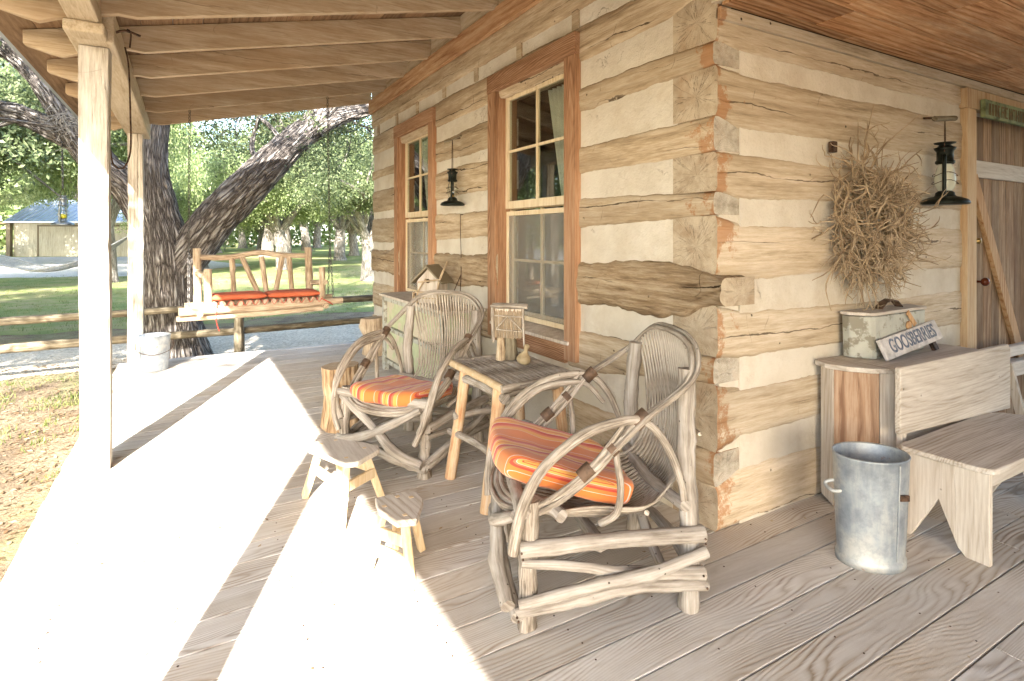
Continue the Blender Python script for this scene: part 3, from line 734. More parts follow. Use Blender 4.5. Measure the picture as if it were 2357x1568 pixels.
# plate beams and posts
mb = MB(); mb.box(-2.745, -2.60, -7.2, 2.2, 2.60, 2.74); mb.build("plate_beam", M['plate'], cabin, bevel=.008)
mb = MB(); mb.box(-2.765, -2.545, 2.2, 6.0, 2.535, 2.735); mb.build("plate_beam", M['plate'], cabin, bevel=.012)
mb = MB(); mb.box(-2.765, -2.575, 2.05, 2.2, 2.535, 2.60); mb.build("plate_block", M['plate'], cabin, bevel=.012)
def post(x, y, s, top, seed):
    mb = MB(); n = 60; vs = []
    for i in range(n + 1):
        z = top * i / n
        for (dx, dy) in ((-1, -1), (-.93, -1), (0, -1), (.93, -1), (1, -1), (1, -.9), (1, 0), (1, .9), (1, 1), (0, 1), (-1, 1), (-1, 0)):
            e = .85 if abs(dx) == 1 and abs(dy) == 1 else 1
            q = Vector((dx * 1.5 + seed, dy * 1.5, z * 2.3))
            k = 1 + .05 * noise.noise(q) + .03 * noise.noise(q * 4)
            vs.append((x + dx * s * .5 * e * k + .004 * math.sin(z * 2 + seed), y + dy * s * .5 * e * k, z))
    m = 12; fs = [(i * m + j, i * m + (j + 1) % m, (i + 1) * m + (j + 1) % m, (i + 1) * m + j) for i in range(n) for j in range(m)]
    mb.add(vs, fs); mb.add(vs[:m], [tuple(range(m))[::-1]]); mb.add(vs[-m:], [tuple(range(m))])
    return mb.build("porch_post", M['post'], cabin)
post(-2.655, 2.38, .15, 2.53, 1); post(-2.67, 5.66, .145, 2.53, 5); post(-2.655, -.95, .15, 2.6, 9); post(-2.655, -4.6, .15, 2.6, 3)

# breezeway ceiling
mb = MB(); yb = -3.9; kk = 0
rc = random.Random(4)
while yb < -.04:
    y1 = min(yb + .197, -.036); x = .0; 
    xs = [.0] ; xx = rc.uniform(.5, 1.6)
    while xx < 5.2: xs.append(xx); xx += rc.uniform(1.2, 2.2)
    xs.append(5.2)
    for a, b in zip(xs[:-1], xs[1:]):
        mb.c = rc.random(); zz = rc.uniform(0, .003)
        mb.box(a + .0015, b - .0015, yb + .002, y1 - .001, 2.485 + zz, 2.505)
    yb += .2
mb.build("ceiling_boards", M['ceil'], cabin, bevel=.002)
mb = MB(); mb.box(.0, 5.2, -.034, -.002, 2.425, 2.484); mb.build("ceiling_trim", M['logx'], cabin, bevel=.004)

# windows
def window(y0, y1, ywp, far):
    cas = .125; X0 = -.045
    wt = MB()
    # casing: jambs, head, apron
    wt.box(X0, .02, ywp[0], ywp[0] + cas, .60, 2.56); wt.box(X0, .02, ywp[1] - cas, ywp[1], .60, 2.56)
    f = wt.build("window_frame", M['casing'], cabin, bevel=.004)
    a = MB(); a.box(X0 - .006, .02, ywp[0] - .004, ywp[1] + .004, 2.56, 2.70); a.build("head_casing", M['casingy'], f, bevel=.004)
    a = MB(); a.box(X0 + .004, .0, ywp[0] + cas + .002, ywp[1] - cas - .002, .575, .70); a.build("apron", M['casingy'], f, bevel=.004)
    j = MB(); ya, yb_ = ywp[0] + cas, ywp[1] - cas
    j.box(.02, .15, ya - .02, ya + .018, .72, 2.56); j.box(.02, .15, yb_ - .018, yb_ + .02, .72, 2.56); j.box(.02, .15, ya + .018, yb_ - .018, 2.53, 2.56)
    j.box(-.02, .02, ya, ya + .016, .72, 2.555); j.box(-.02, .02, yb_ - .016, yb_, .72, 2.555)
    j.build("jamb", M['casing'], f, bevel=.002)
    s_ = MB(); s_.add([(-.06, ya - .06, .70), (.12, ya - .06, .715), (.12, yb_ + .06, .715), (-.06, yb_ + .06, .70), (-.06, ya - .06, .722), (.12, ya - .06, .76), (.12, yb_ + .06, .76), (-.06, yb_ + .06, .722)],
           [(0, 3, 2, 1), (4, 5, 6, 7), (0, 1, 5, 4), (1, 2, 6, 5), (2, 3, 7, 6), (3, 0, 4, 7)])
    s_.build("sill", M['greyz'], f, bevel=.003)
    def sash(z0, z1, x, name):
        m = MB(); a_, b_ = ya + .018, yb_ - .018; st = .045
        m.box(x, x + .035, a_, a_ + st, z0, z1); m.box(x, x + .035, b_ - st, b_, z0, z1)
        m.box(x + .001, x + .034, a_ + st, b_ - st, z0, z0 + .06); m.box(x + .001, x + .034, a_ + st, b_ - st, z1 - .05, z1)
        ym = (a_ + b_) / 2; zm = (z0 + z1) / 2
        m.box(x + .004, x + .03, ym - .011, ym + .011, z0 + .06, z1 - .05); m.box(x + .006, x + .028, a_ + st, b_ - st, zm - .01, zm + .01)
        s = m.build(name, M['sash'], f, bevel=.002)
        g = MB()
        for (p, q) in ((a_ + st, ym - .011), (ym + .011, b_ - st)):
            for (r_, t_) in ((z0 + .06, zm - .01), (zm + .01, z1 - .05)): g.box(x + .015, x + .018, p, q, r_, t_)
        g.build("pane", M['pane'], s)
    sash(1.62, 2.53, .045, "sash"); sash(.765, 1.665, .085, "sash")
    m = MB(); a_, b_ = ya + .018, yb_ - .018
    m.box(.05, .07, a_, a_ + .028, .765, 1.6); m.box(.05, .07, b_ - .028, b_, .765, 1.6); m.box(.05, .07, a_ + .028, b_ - .028, .765, .80); m.box(.05, .07, a_ + .028, b_ - .028, 1.565, 1.6)
    sc_ = m.build("screen_frame", M['sash'], f, bevel=.002)
    m = MB(); m.box(.059, .0605, a_ + .028, b_ - .028, .8, 1.565); m.build("screen", M['screen'], sc_)
    # curtains, gathered to the sides
    def curtain(yc, w0, w1, ztop, zbot, lean):
        m = MB(); n, q = 40, 24; vs = []
        for i in range(q + 1):
            t = i / q; z = ztop + (zbot - ztop) * t; ww = w0 + (w1 - w0) * t
            for k in range(n + 1):
                s = k / n; vs.append((.2 + .022 * math.sin(s * 38) * (1 - .3 * t), yc + lean * t + ww * (s - .5), z))
        fs = [(i * (n + 1) + k, i * (n + 1) + k + 1, (i + 1) * (n + 1) + k + 1, (i + 1) * (n + 1) + k) for i in range(q) for k in range(n)]
        m.add(vs, fs); m.build("curtain", M['curtain'], f, smooth=True)
    if far: curtain(ya + .55, .5, .3, 2.5, 1.62, -.1); curtain(ya + .85, 1.1, 1.1, 1.6, .72, .0)
    else: curtain(ya + .36, .36, .16, 2.5, 1.5, -.12); curtain(ya + .2, .16, .3, 1.5, .72, 0); curtain(yb_ + .16, .16, .2, 1.6, .72, 0)
    return f
window(*W1, (1.06, 2.265), False); window(*W2, (3.465, 4.68), True)

# door
mb = MB(); mb.box(2.435, 2.575, -.045, .02, 0, 2.28); mb.box(3.6, 3.74, -.045, .02, 0, 2.28)
df = mb.build("door_frame", M['doorframe'], cabin, bevel=.005)
mb = MB(); mb.box(2.42, 3.76, -.05, .02, 2.28, 2.415); mb.build("door_head", M['doorframe'], df, bevel=.004)
mb = MB(); x = 2.575
while x < 3.6:
    x1 = min(x + .13, 3.6); mb.c = rnd.random(); mb.box(x + .0015, x1 - .0015, .015, .05, .03, 2.28); x += .13
dr = mb.build("door", M['door'], cabin, bevel=.003)
for za in (1.82, .35):
    mb = MB(); mb.box(2.59, 3.585, -.012, .014, za, za + .12); mb.build("ledge", M['greyx'], dr, bevel=.004)
mb = MB(); mb.beam((2.625, 0, 1.82), (3.42, 0, .47), .03, .1, up=(.5, 0, .8)); mb.build("brace", M['brace'], dr, bevel=.004)
mb = MB(); mb.lathe([(.0, .0), (.032, .0), (.032, .01), (.02, .03), (.022, .05), (.0, .055)], 18, Matrix.Translation((2.655, .014, 1.37)) @ Matrix.Rotation(R(90), 4, 'X')); mb.build("lock", M['brass'], dr, smooth=True)
mb = MB(); mb.box(2.615, 2.66, .004, .015, .98, 1.13); mb.build("lock_plate", M['greytin'], dr, bevel=.003)
mb = MB(); Mx = Matrix.Translation((2.65, .01, 1.085)) @ Matrix.Rotation(R(90), 4, 'X')
mb.lathe([(.008, .0), (.008, .05), (.02, .055), (.03, .07), (.028, .085), (.015, .097), (.0, .1)], 18, Mx); mb.build("handle", M['knob'], dr, smooth=True)

# pegs in the walls for the lamps
def peg(pts, rr, mat):
    m = MB(); m.tube(pts, rr, 8, .03, .1); return m.build("peg", mat, cabin, smooth=True)
peg([(-.10, 3.02, 2.28), (-.10, 2.86, 2.275), (-.10, 2.66, 2.28)], .009, M['rail'])
peg([(.0, 2.86, 2.3), (-.11, 2.86, 2.275)], .006, M['iron'])
peg([(1.79, -.13, 2.12), (1.92, -.13, 2.135), (2.05, -.13, 2.15)], .017, M['rail'])
peg([(1.92, .0, 2.16), (1.92, -.14, 2.135)], .007, M['iron'])

# ------------------------------------------------------------------ willow chairs
def willow_chair(label, loc, rz, seed, near):
    t = thing("willow_chair", label, "chair", loc, rz, "bent willow chairs on the porch")
    rs = random.Random(seed); W = M['willow']
    def stick(name, pts, rad, seg=10, bump=.12, knots=1, mat=None):
        rough_ = name == 'leg' and pts[0][0] > 0
        m = MB(); m.tube(pts, rad, seg, .018, bump * 1.5, 11, seed=rs.random() * 9, knots=knots); return m.build(name, mat or (W if rough_ else M['stick']), t, smooth=True)
    j = lambda a: rs.uniform(-a, a)
    stick("leg", [(.285, .30, 0), (.28, .298, .2), (.272, .30, .455)], [.037, .032, .034], 12, .2, 2)
    stick("leg", [(.29, -.30, 0), (.295, -.305, .22), (.275, -.30, .455)], [.036, .033, .034], 12, .2, 2)
    stick("leg", [(-.335, .29, 0), (-.34, .285, .3), (-.325, .29, .6), (-.335, .275, .9)], [.037, .036, .034, .033], 12, .14, 4)
    stick("leg", [(-.335, -.29, 0), (-.35, -.285, .3), (-.32, -.29, .6), (-.335, -.27, .9)], [.037, .038, .034, .032], 12, .14, 2)
    # side rails, front rails, crossed braces
    for s in (1, -1):
        y = .332 * s
        stick("stretcher", [(.315, y, .292), (0, y + .01 * s, .308), (-.375, y - .005, .295)], [.03, .026, .031], 10, .1)
        stick("stretcher", [(.31, y, .245), (.1, y + .012 * s, .225), (-.05, y - .0, .185), (-.375, y, .155)], [.016, .018, .022, .026], 8, .1)
        stick("stretcher", [(.32, y + .01 * s, .105), (.05, y + .035 * s, .165), (-.15, y + .04 * s, .195), (-.375, y + .02 * s, .242)], [.019, .024, .023, .021], 8, .12)
        stick("stretcher", [(.33, y, .07), (.1, y + .012 * s, .11), (-.1, y + .01 * s, .13), (-.385, y, .112)], [.021, .026, .022, .024], 8, .12)
    x = .325
    stick("stretcher", [(x, .34, .06), (x + .02, .12, .10), (x + .01, -.15, .14), (x, -.34, .15)], [.024, .028, .024, .023], 8, .12, 2)
    stick("brace", [(x + .035, .335, .10), (x + .05, .16, .15), (x + .03, -.02, .26), (x, -.2, .35), (x - .03, -.33, .4)], [.027, .03, .025, .027, .022], 8, .12, 2)
    stick("brace", [(x + .01, -.335, .13), (x + .03, -.1, .2), (x + .045, .1, .29), (x, .3, .40)], [.026, .028, .026, .02], 8, .12, 2)
    stick("stretcher", [(x - .015, -.35, .43), (x - .03, 0, .41), (x - .015, .36, .44)], [.022, .026, .028], 8, .12)
    stick("stretcher", [(-.30, -.34, .40), (-.29, 0, .38), (-.30, .34, .41)], [.024, .024, .022], 8, .12)
    stick("stretcher", [(-.34, -.33, .14), (-.36, 0, .17), (-.34, .33, .15)], [.02, .024, .022], 8, .12)
    stick("stretcher", [(0.03, -.34, .235), (.0, 0, .22), (.0, .26, .25)], [.024, .026, .028], 8, .12)
    if near:
        stick("stub", [(.26, .24, .43), (.19, .31, .42), (.17, .36, .415)], [.02, .024, .024], 8, .1, 0)
        stick("brace", [(-.33, -.3, .42), (-.28, -.05, .2), (-.3, .2, .03)], [.02, .024, .02], 8, .12, 1)
    # arched rim: rises over the back, sweeps down past the arms and round the front of the seat
    rim = [(-.385, 0, 1.0), (-.382, .14, .99), (-.37, .245, .945), (-.31, .32, .855), (-.13, .342, .735), (.02, .338, .60), (.13, .325, .505), (.25, .28, .42), (.33, .16, .385), (.355, 0, .375)]
    full = rim + [(p[0], -p[1], p[2]) for p in rim[-2:0:-1]] + [rim[0]]
    m = MB()
    m.tube(full, .0125, 8, .03, .1, 12, seed=1)
    m.tube([(p[0] - .018, p[1] * 1.05, p[2] + .012) for p in full], .010, 8, .03, .1, 12, seed=2)
    low = [p for p in full if p[2] < .80]
    half = len(low) // 2
    lowp = [(-.10, .34, .725), (.02, .345, .58), (.13, .338, .485), (.25, .295, .40), (.335, .17, .36), (.362, 0, .35)]
    lw = lowp + [(p[0], -p[1], p[2]) for p in lowp[-2::-1]]
    m.tube(lw, .012, 8, .03, .1, 12, seed=3)
    m.tube([(p[0] * .97 - .012, p[1] * .95, p[2] + .004) for p in lw], .010, 8, .03, .1, 12, seed=4)
    m.tube([(p[0] + .018, p[1] * 1.0, p[2] + .02) for p in lw], .0095, 8, .03, .1, 12, seed=5)
    m.build("seat_rim", W, t, smooth=True)
    for s in (1, -1):
        m = MB()
        arm = [(.335, .30, .27), (.33, .345, .36), (.305, .37, .48), (.235, .375, .60), (.10, .37, .70), (-.03, .355, .735), (-.14, .34, .73), (-.225, .335, .64), (-.285, .33, .50), (-.30, .325, .41)]
        m.tube([(p[0], p[1] * s, p[2]) for p in arm], [.021, .021, .02, .018, .019, .018, .016, .015, .014, .013], 10, .03, .12, 9, seed=3 * s, knots=2)
        if (s < 0 and near) or not near:
            m.tube([(p[0] + .03, p[1] * s * .96, p[2] - .035 if p[2] > .6 else p[2] - .06) for p in arm[:-2]], [.017] * 6 + [.013, .011], 10, .03, .12, 9, seed=5 * s)
        m.build("arm_hoop", W, t, smooth=True)
        m = MB(); m.tube([(-.035, .335 * s, .62), (-.05, .345 * s, .50), (-.04, .33 * s, .40), (.0, .27 * s, .335)], [.012, .014, .014, .015], 8, .03, .1); m.build("arm_strut", W, t, smooth=True)
        m = MB()
        for c, d in (((-.13, .335 * s, .735), (.07, -.0, -.06)), ((.075, .336 * s, .553), (.06, 0, -.05))) + ((((-.02, .34 * s, .635), (.03, 0, -.028)),) if near else ()):
            c = Vector(c); d = Vector(d)
            m.tube([c - d * .35, c, c + d * .35], .029, 10, .01, .12, smooth=False, flat=.9)
        m.build("binding", M['leather'], t, smooth=True)
    # the fan of willow rods that makes back and seat
    m = MB(); n = 24
    for k in range(n):
        u = -1 + 2 * k / (n - 1); jt = rs.uniform(-.004, .004)
        th = u * .98
        top = (-.385 + .03 * u * u, .275 * th, .995 - .055 * u ** 2 - .035 * u ** 6)
        mid = (-.415 + .035 * u * u, .245 * u + jt, .75)
        lo = (-.41 + .045 * u * u, .215 * u - jt, .55)
        bend = (-.345 + .05 * u * u, .20 * u + jt, .39 + .035 * u * u)
        st = (-.18, .245 * u, .285 + .085 * u * u)
        st2 = (.03, .285 * u, .272 + .13 * u * u)
        st3 = (.21 - .03 * u * u, .285 * u, .315 + .08 * u * u)
        fr_ = (.345 - .10 * u * u - .02 * u ** 4, .29 * u, .365 + .045 * u * u)
        r0 = rs.uniform(.0056, .0074)
        m.tube([top, mid, lo, bend, st, st2, st3, fr_], [r0 * .85, r0, r0, r0, r0 * 1.1, r0 * 1.1, r0, r0 * .9], 6, .035, .14, 10, seed=k)
    m.tube([(-.425, -.2, .62), (-.44, 0, .62), (-.425, .2, .62)], .009, 6, .03, .1)
    m.tube([(-.19, -.24, .345), (-.2, 0, .265), (-.19, .24, .345)], .011, 6, .03, .1)
    m.build("willow_seat", M['rod'], t, smooth=True)
    m = MB()
    m.tube([(-.40, -.205, .72), (-.40, -.21, .75)], .004, 5, .02)
    for (px, py, pz) in ((.315, .366, .30), (.31, .366, .278), (-.36, .372, .302), (-.36, .372, .284), (.33, .36, .075), (.325, .36, .06), (-.37, .366, .118), (-.36, .36, .25), (-.36, .358, .16)):
        for s in (1, -1): m.lathe([(.0042, 0), (.0042, .004), (0.0001, .005)], 6, Matrix.Translation((px, py * s, pz)) @ Matrix.Rotation(R(-90) * s, 4, 'X'))
    m.build("nail_heads", M['iron'], t)
    return t
def striped_cushion(label, chair_loc, rz, tilt, c, sz):
    Mx = Matrix.Rotation(rz, 4, 'Z')
    p = Vector(chair_loc) + Mx.to_3x3() @ Vector(c)
    m = MB(); n = 28; vs = []; a, b, h = sz
    def prof(u, v):
        e = (1 - abs(u) ** 12) ** .3 * (1 - abs(v) ** 12) ** .3
        return e
    for sgn in (1, -1):
        for i in range(n + 1):
            for k in range(n + 1):
                u = math.sin((i / n - .5) * math.pi); v = math.sin((k / n - .5) * math.pi)
                rr = 1 - .10 * (u * u * v * v)
                if u < 0: rr *= 1 - .10 * u * u * abs(v)      # narrower at the back
                x = u * a * rr; y = v * b * rr
                z = sgn * h * .5 * max(0, prof(u, v)) * (1 + .10 * noise.noise(Vector((u * 2, v * 2, sgn))))
                z += .012 * noise.noise(Vector((u * 2.5 + 3, v * 2.5, 1))) - .05 * (u * .5 + .5) * 0 - .055 * (1 - v * v) * .5
                z -= .05 * max(0, -u) * 0
                vs.append((x, y, z))
    q = (n + 1) ** 2; fs = []
    for i in range(n):
        for k in range(n):
            A = i * (n + 1) + k; B = A + 1; Cc = A + n + 2; D = A + n + 1
            fs.append((A, D, Cc, B)); fs.append((q + A, q + B, q + Cc, q + D))
    m.add(vs, fs)
    o = m.build("striped_cushion", M['stripe'], None, smooth=True)
    bm = bmesh.new(); bm.from_mesh(o.data); bmesh.ops.remove_doubles(bm, verts=bm.verts, dist=.0008); bm.to_mesh(o.data); bm.free()
    o.location = p; o.rotation_euler = (0, tilt, rz)
    return tag(o, label, "cushion", "striped chair cushions")
A1 = math.atan2(.3676, -.93); L1 = (-.736, .065, 0)
willow_chair("bent willow armchair nearest the camera, standing in front of the cabin corner", L1, A1, 3, True)
striped_cushion("orange striped cushion tipped up on the seat of the nearest willow chair", L1, A1, -.30, (.085, -.02, .475), (.30, .27, .10))
A2 = math.pi + R(33); L2 = (-.898, 1.668, 0)
willow_chair("bent willow armchair behind the two small stools, facing the open side of the porch", L2, A2, 8, False)
striped_cushion("orange striped cushion lying flat in the farther willow chair by the twig table", L2, A2, -.10, (.075, .0, .435), (.275, .265, .09))

# ------------------------------------------------------------------ twig table with box and gourd
t = thing("side_table", "rustic twig table with peeled log legs between the two willow chairs", "table", (-.57, .945, 0))
tz = .645
m = MB(); rs = random.Random(5)
for k in range(11):
    x = -.20 + k * .04
    m.tube([(x + rs.uniform(-.004, .004), -.315, tz), (x + rs.uniform(-.006, .006), 0, tz + .003), (x, .315, tz)], rs.uniform(.016, .0195), 8, .03, .16, 8, seed=k, flat=.7)
m.build("table_top", M['willow'], t, smooth=True)
m = MB()
m.tube([(-.235, -.325, tz - .005), (-.232, 0, tz), (-.235, .325, tz)], .021, 10, .03, .1); m.build("top_edge", M['stoolleg'], t, smooth=True)
m = MB(); m.tube([(.235, -.325, tz), (.232, 0, tz - .005), (.235, .325, tz)], .02, 10, .03, .1)
m.tube([(-.25, -.33, tz - .003), (0, -.332, tz + .005), (.25, -.33, tz)], .02, 10, .03, .1)
m.tube([(-.25, .33, tz), (0, .332, tz), (.25, .33, tz)], .02, 10, .03, .1); m.build("top_edge", M['willow'], t, smooth=True)
for (a, b, r0) in (((-.28, .235, 0), (-.19, .21, tz - .02), .033), ((-.285, -.235, 0), (-.2, -.225, tz - .02), .036), ((.2, .24, 0), (.16, .21, tz - .02), .032), ((.215, -.24, 0), (.165, -.21, tz - .02), .034)):
    m = MB(); mid = Vector(a).lerp(Vector(b), .5) + Vector((.006, .004, 0)); m.tube([a, mid, b], [r0, r0 * .95, r0], 12, .03, .1, 6, seed=a[0] * 9); m.build("leg", M['tableleg'], t, smooth=True)
for (a, b, r0) in (((-.25, .30, .25), (-.23, -.30, .27), .021), ((-.26, .22, .36), (.2, .24, .33), .021), ((-.26, -.24, .16), (.21, -.24, .2), .02), ((.19, .28, .25), (.2, -.28, .28), .019), ((-.20, .29, tz - .075), (-.2, -.29, tz - .07), .028), ((-.2, .22, tz - .06), (.17, .22, tz - .06), .026), ((-.2, -.22, tz - .06), (.19, -.22, tz - .06), .026)):
    m = MB(); m.tube([a, Vector(a).lerp(Vector(b), .5) + Vector((.01, 0, .01)), b], [r0, r0 * .9, r0], 9, .03, .12, 8, seed=a[2] * 30); m.build("stretcher", M['willow'], t, smooth=True)

tt = tz + .018
t = thing("bird_feeder", "small feeder box on a log foot with a thatched twig front, on the twig table", "bird feeder", (-.475, 1.13, tt), R(50))
t.scale = (.9, .9, .80)
m = MB(); m.tube([(-.015, .0, 0), (-.01, .0, .10), (-.015, 0, .21)], [.05, .045, .048], 14, .02, .25, 9, smooth=False); m.build("log_foot", M['rail'], t, smooth=True)
m = MB(); m.tube([(-.055, .055, 0), (-.05, .055, .19)], [.03, .028], 10, .02, .2, 9, smooth=False); m.build("log_foot", M['twig'], t, smooth=True)
m = MB(); rs = random.Random(8)
for k in range(34):
    y = -.088 + k * .0054
    m.tube([(-.062 - rs.uniform(0, .006), y - .0, .385), (-.082, y + rs.uniform(-.004, .004), .29), (-.095, y + rs.uniform(-.006, .006), .165 + rs.uniform(0, .012))], rs.uniform(.0026, .0042), 5, .04, .1)
m.build("twig_front", M['thatch'], t, smooth=True)
m = MB(); m.box(-.07, .06, -.085, .095, .17, .385); m.build("box", M['greyz'], t, bevel=.003)
m = MB(); m.tube([(-.05, -.125, .395), (-.055, 0, .402), (-.05, .125, .398)], .013, 8, .02, .15); m.tube([(.0, -.12, .40), (.0, .125, .405)], .012, 8, .02, .15); m.tube([(.04, -.115, .40), (.04, .125, .402)], .012, 8, .02, .15)
m.build("roof_bar", M['willow'], t, smooth=True)
m = MB(); m.tube([(-.07, .108, .395), (-.09, .102, .26), (-.1, .095, .14)], [.012, .012, .012], 8, .02, .12); m.build("side_post", M['willow'], t, smooth=True); m = MB(); m.tube([(-.07, -.098, .39), (-.1, -.104, .26), (-.11, -.112, .12)], [.009, .008, .006], 8, .02, .15)
m.build("side_post", M['willow'], t, smooth=True)
m = MB()
for a, b in (((-.085, .09, .335), (-.085, -.095, .33)), ((-.1, .075, .235), (-.1, -.095, .225)), ((-.088, .0, .332), (-.1, -.095, .235)), ((-.088, .005, .332), (-.1, .075, .24))): m.tube([a, b], .0055, 6, .02, .15)
m.build("lattice", M['rod'], t, smooth=True)
m = MB(); m.lathe([(0, 0), (.035, .003), (.052, .022), (.054, .04), (.045, .062), (.028, .08), (.017, .098), (.017, .115), (.0215, .13), (.02, .145), (.008, .152), (.0, .153)], 24, Matrix.Rotation(R(14), 4, 'X') @ Matrix.Translation((0, 0, -.004)))
g = m.build("gourd", M['gourd'], None, smooth=True, loc=(-.487, .965, tt + .004)); g.scale = (.78, .78, .78); g.rotation_euler = (0, 0, R(40)); tag(g, "small pale bottle gourd standing beside the feeder box on the twig table", "gourd")

# ------------------------------------------------------------------ stools
def stool(label, loc, rz, hgt, outline, legs, th, rails, k=1):
    t = thing("stool", label, "stool", loc, rz, "small wooden stools in the sun")
    m = MB(); n = len(outline); out = []
    for i in range(n):
        a = Vector(outline[i]); b = Vector(outline[(i + 1) % n])
        for q in range(8):
            p = a.lerp(b, q / 8); d = (b - a).normalized(); nn = Vector((-d.y, d.x))
            p = p + nn * (.004 * noise.noise(Vector((p.x * 40, p.y * 40, k))) + .008 * noise.noise(Vector((p.x * 9, p.y * 9, k)))); out.append((p.x, p.y))
    m.prism(out, hgt - th, hgt); m.build("seat", M['stool'], t, bevel=.005)
    for (a, b, w_) in legs:
        m = MB(); m.beam(a, b, w_, w_ * .8, up=(1, 0, 0)); m.build("leg", M['stoolleg'], t, bevel=.006)
    for (a, b) in rails:
        m = MB(); m.beam(a, b, .018, .05); m.build("rail", M['stoolleg'], t, bevel=.003)
    m = MB()
    for (a, b, w_) in legs:
        m.box(b[0] * .95 - .009, b[0] * .95 + .009, b[1] * .95 - .009, b[1] * .95 + .009, hgt - .002, hgt + .0012)
    m.build("wedge", M['stoolleg'], t)
    return t
h = .30
stool("larger low stool with a tapered plank seat, half sunlit beside the farther willow chair", (-1.475, 1.15, 0), 0, h,
      [(-.15, .09), (-.135, .145), (-.02, .20), (.185, -.055), (.17, -.11), (.03, -.215), (-.03, -.21)],
      [((-.15, .19, .004), (-.085, .12, h - .03), .042), ((.06, .24, .004), (.0, .14, h - .03), .04), ((-.06, -.26, .004), (-.01, -.15, h - .03), .042), ((.20, -.06, .004), (.11, -.06, h - .03), .045)], .028,
      [((-.115, .15, .17), (-.035, -.19, .17)), ((.03, .18, .19), (.145, -.06, .19)), ((-.03, -.19, .17), (.15, -.075, .17))], 2)
h = .26
stool("smaller low stool with four square pegs showing in its seat, nearer the camera", (-1.375, .475, 0), R(4), h,
      [(-.10, .03), (-.075, .125), (.05, .115), (.105, .085), (.095, .0), (-.0, -.145), (-.075, -.12)],
      [((-.14, .03, .004), (-.075, .03, h - .03), .036), ((.02, .13, .004), (.01, .085, h - .03), .036), ((-.03, -.16, .004), (-.03, -.095, h - .03), .038), ((.115, .06, .004), (.06, .045, h - .03), .038)], .03,
      [((-.10, .03, .16), (-.03, -.115, .16)), ((.015, .1, .16), (.09, .05, .16)), ((-.045, -.11, .2), (.07, .03, .2)), ((-.1, .035, .08), (-.03, -.13, .08))], 5)

# ------------------------------------------------------------------ stumps
def stump(label, loc, r0, h, mat, seed, knots=2):
    m = MB(); m.tube([(0, 0, 0), (.01, .0, h * .5), (.0, .005, h)], [r0, r0 * .95, r0 * .98], 36, .012, .10, 5, seed=seed, cap_mi=1, knots=knots)
    o = m.build("log_stump", [mat, M['stumpend']], None, loc=loc); me = o.data
    me.polygons.foreach_set("use_smooth", [p.material_index == 0 for p in me.polygons])
    return tag(o, label, "log stump", None)
stump("upright log stump with flaking bark in front of the farther willow chair", (-1.195, 2.39, 0), .135, .455, M['barklog'], 2)
stump("round peeled log stump standing beside the green cupboard at the deck's far end", (-.24, 4.83, 0), .135, .435, M['swing'], 6)

# ------------------------------------------------------------------ green cupboard + birdhouse + wire hook
t = thing("green_cupboard", "worn green painted cupboard with a grey plank top under the farther window", "cupboard", (0, 0, 0))
m = MB(); m.box(-.40, -.02, 2.34, 4.10, .775, .80); m.build("top_board", M['greyz'], t, bevel=.004)
m = MB(); m.box(-.37, -.04, 2.42, 2.45, .08, .775); m.box(-.37, -.04, 4.03, 4.06, .08, .775); m.box(-.345, -.33, 2.45, 4.03, .47, .73); m.box(-.06, -.04, 2.45, 4.03, .1, .775); m.box(-.35, -.04, 2.45, 4.03, .12, .14)
m.build("cupboard_body", M['greenpaint'], t, bevel=.003)
for (ya, yb_, za, zb) in ((2.42, 2.49, 0, .775), (3.98, 4.06, 0, .775)):
    m = MB(); m.box(-.375, -.325, ya, yb_, za, zb); m.build("leg", M['boxpaint'], t, bevel=.003)
for ya in (2.42, 4.0):
    m = MB(); m.box(-.08, -.035, ya, ya + .05, 0, .12); m.build("leg", M['boxpaint'], t, bevel=.003)
m = MB(); m.box(-.378, -.346, 2.49, 3.98, .73, .775); m.box(-.378, -.346, 2.49, 3.98, .43, .468); m.box(-.378, -.346, 2.49, 3.98, .09, .13); m.box(-.376, -.347, 3.2, 3.26, .468, .73)
m.build("face_frame", M['boxpaint'], t, bevel=.003)
for ya in (2.5, 3.27):
    m = MB(); m.box(-.36, -.346, ya, ya + .68, .135, .425); m.build("door_panel", M['greenpaint'], t, bevel=.003)
t = thing("birdhouse", "little weathered bark birdhouse with a pitched roof on the green cupboard", "birdhouse", (-.22, 3.02, .80), R(41))
m = MB(); pr = [(-.10, 0), (.10, 0), (.11, .20), (0, .31), (-.11, .20)]
Mx = Matrix.Rotation(R(90), 4, 'Z') @ Matrix.Rotation(R(90), 4, 'X')
m.prism(pr, -.09, .09, Mx); m.build("wall", M['greyz'], t)
for s in (1, -1):
    m = MB(); a = (0, s * -.005, .325); b = (0, s * .155, .175)
    m.add([(-.13, a[1], a[2]), (.13, a[1], a[2]), (.13, b[1], b[2]), (-.13, b[1], b[2]), (-.13, a[1], a[2] + .022), (.13, a[1], a[2] + .022), (.13, b[1], b[2] + .018), (-.13, b[1], b[2] + .018)],
          [(0, 1, 2, 3), (7, 6, 5, 4), (0, 4, 5, 1), (1, 5, 6, 2), (2, 6, 7, 3), (3, 7, 4, 0)]); m.build("roof", M['rail'], t, bevel=.003)
m = MB(); m.lathe([(.0, .001), (.02, .001), (.02, -.004), (.0, -.004)], 16, Matrix.Translation((-.0915, 0, .2)) @ Matrix.Rotation(R(90), 4, 'Y')); m.build("entrance_hole", M['dark'], t)
m = MB()
m.tube([(-.13, .09, 0), (-.125, .085, .10), (-.10, .02, .22)], [.009, .008, .006], 7, .02, .2); m.tube([(-.14, -.11, 0), (-.12, -.12, .18), (-.09, -.19, .38)], [.012, .011, .007], 7, .02, .2)
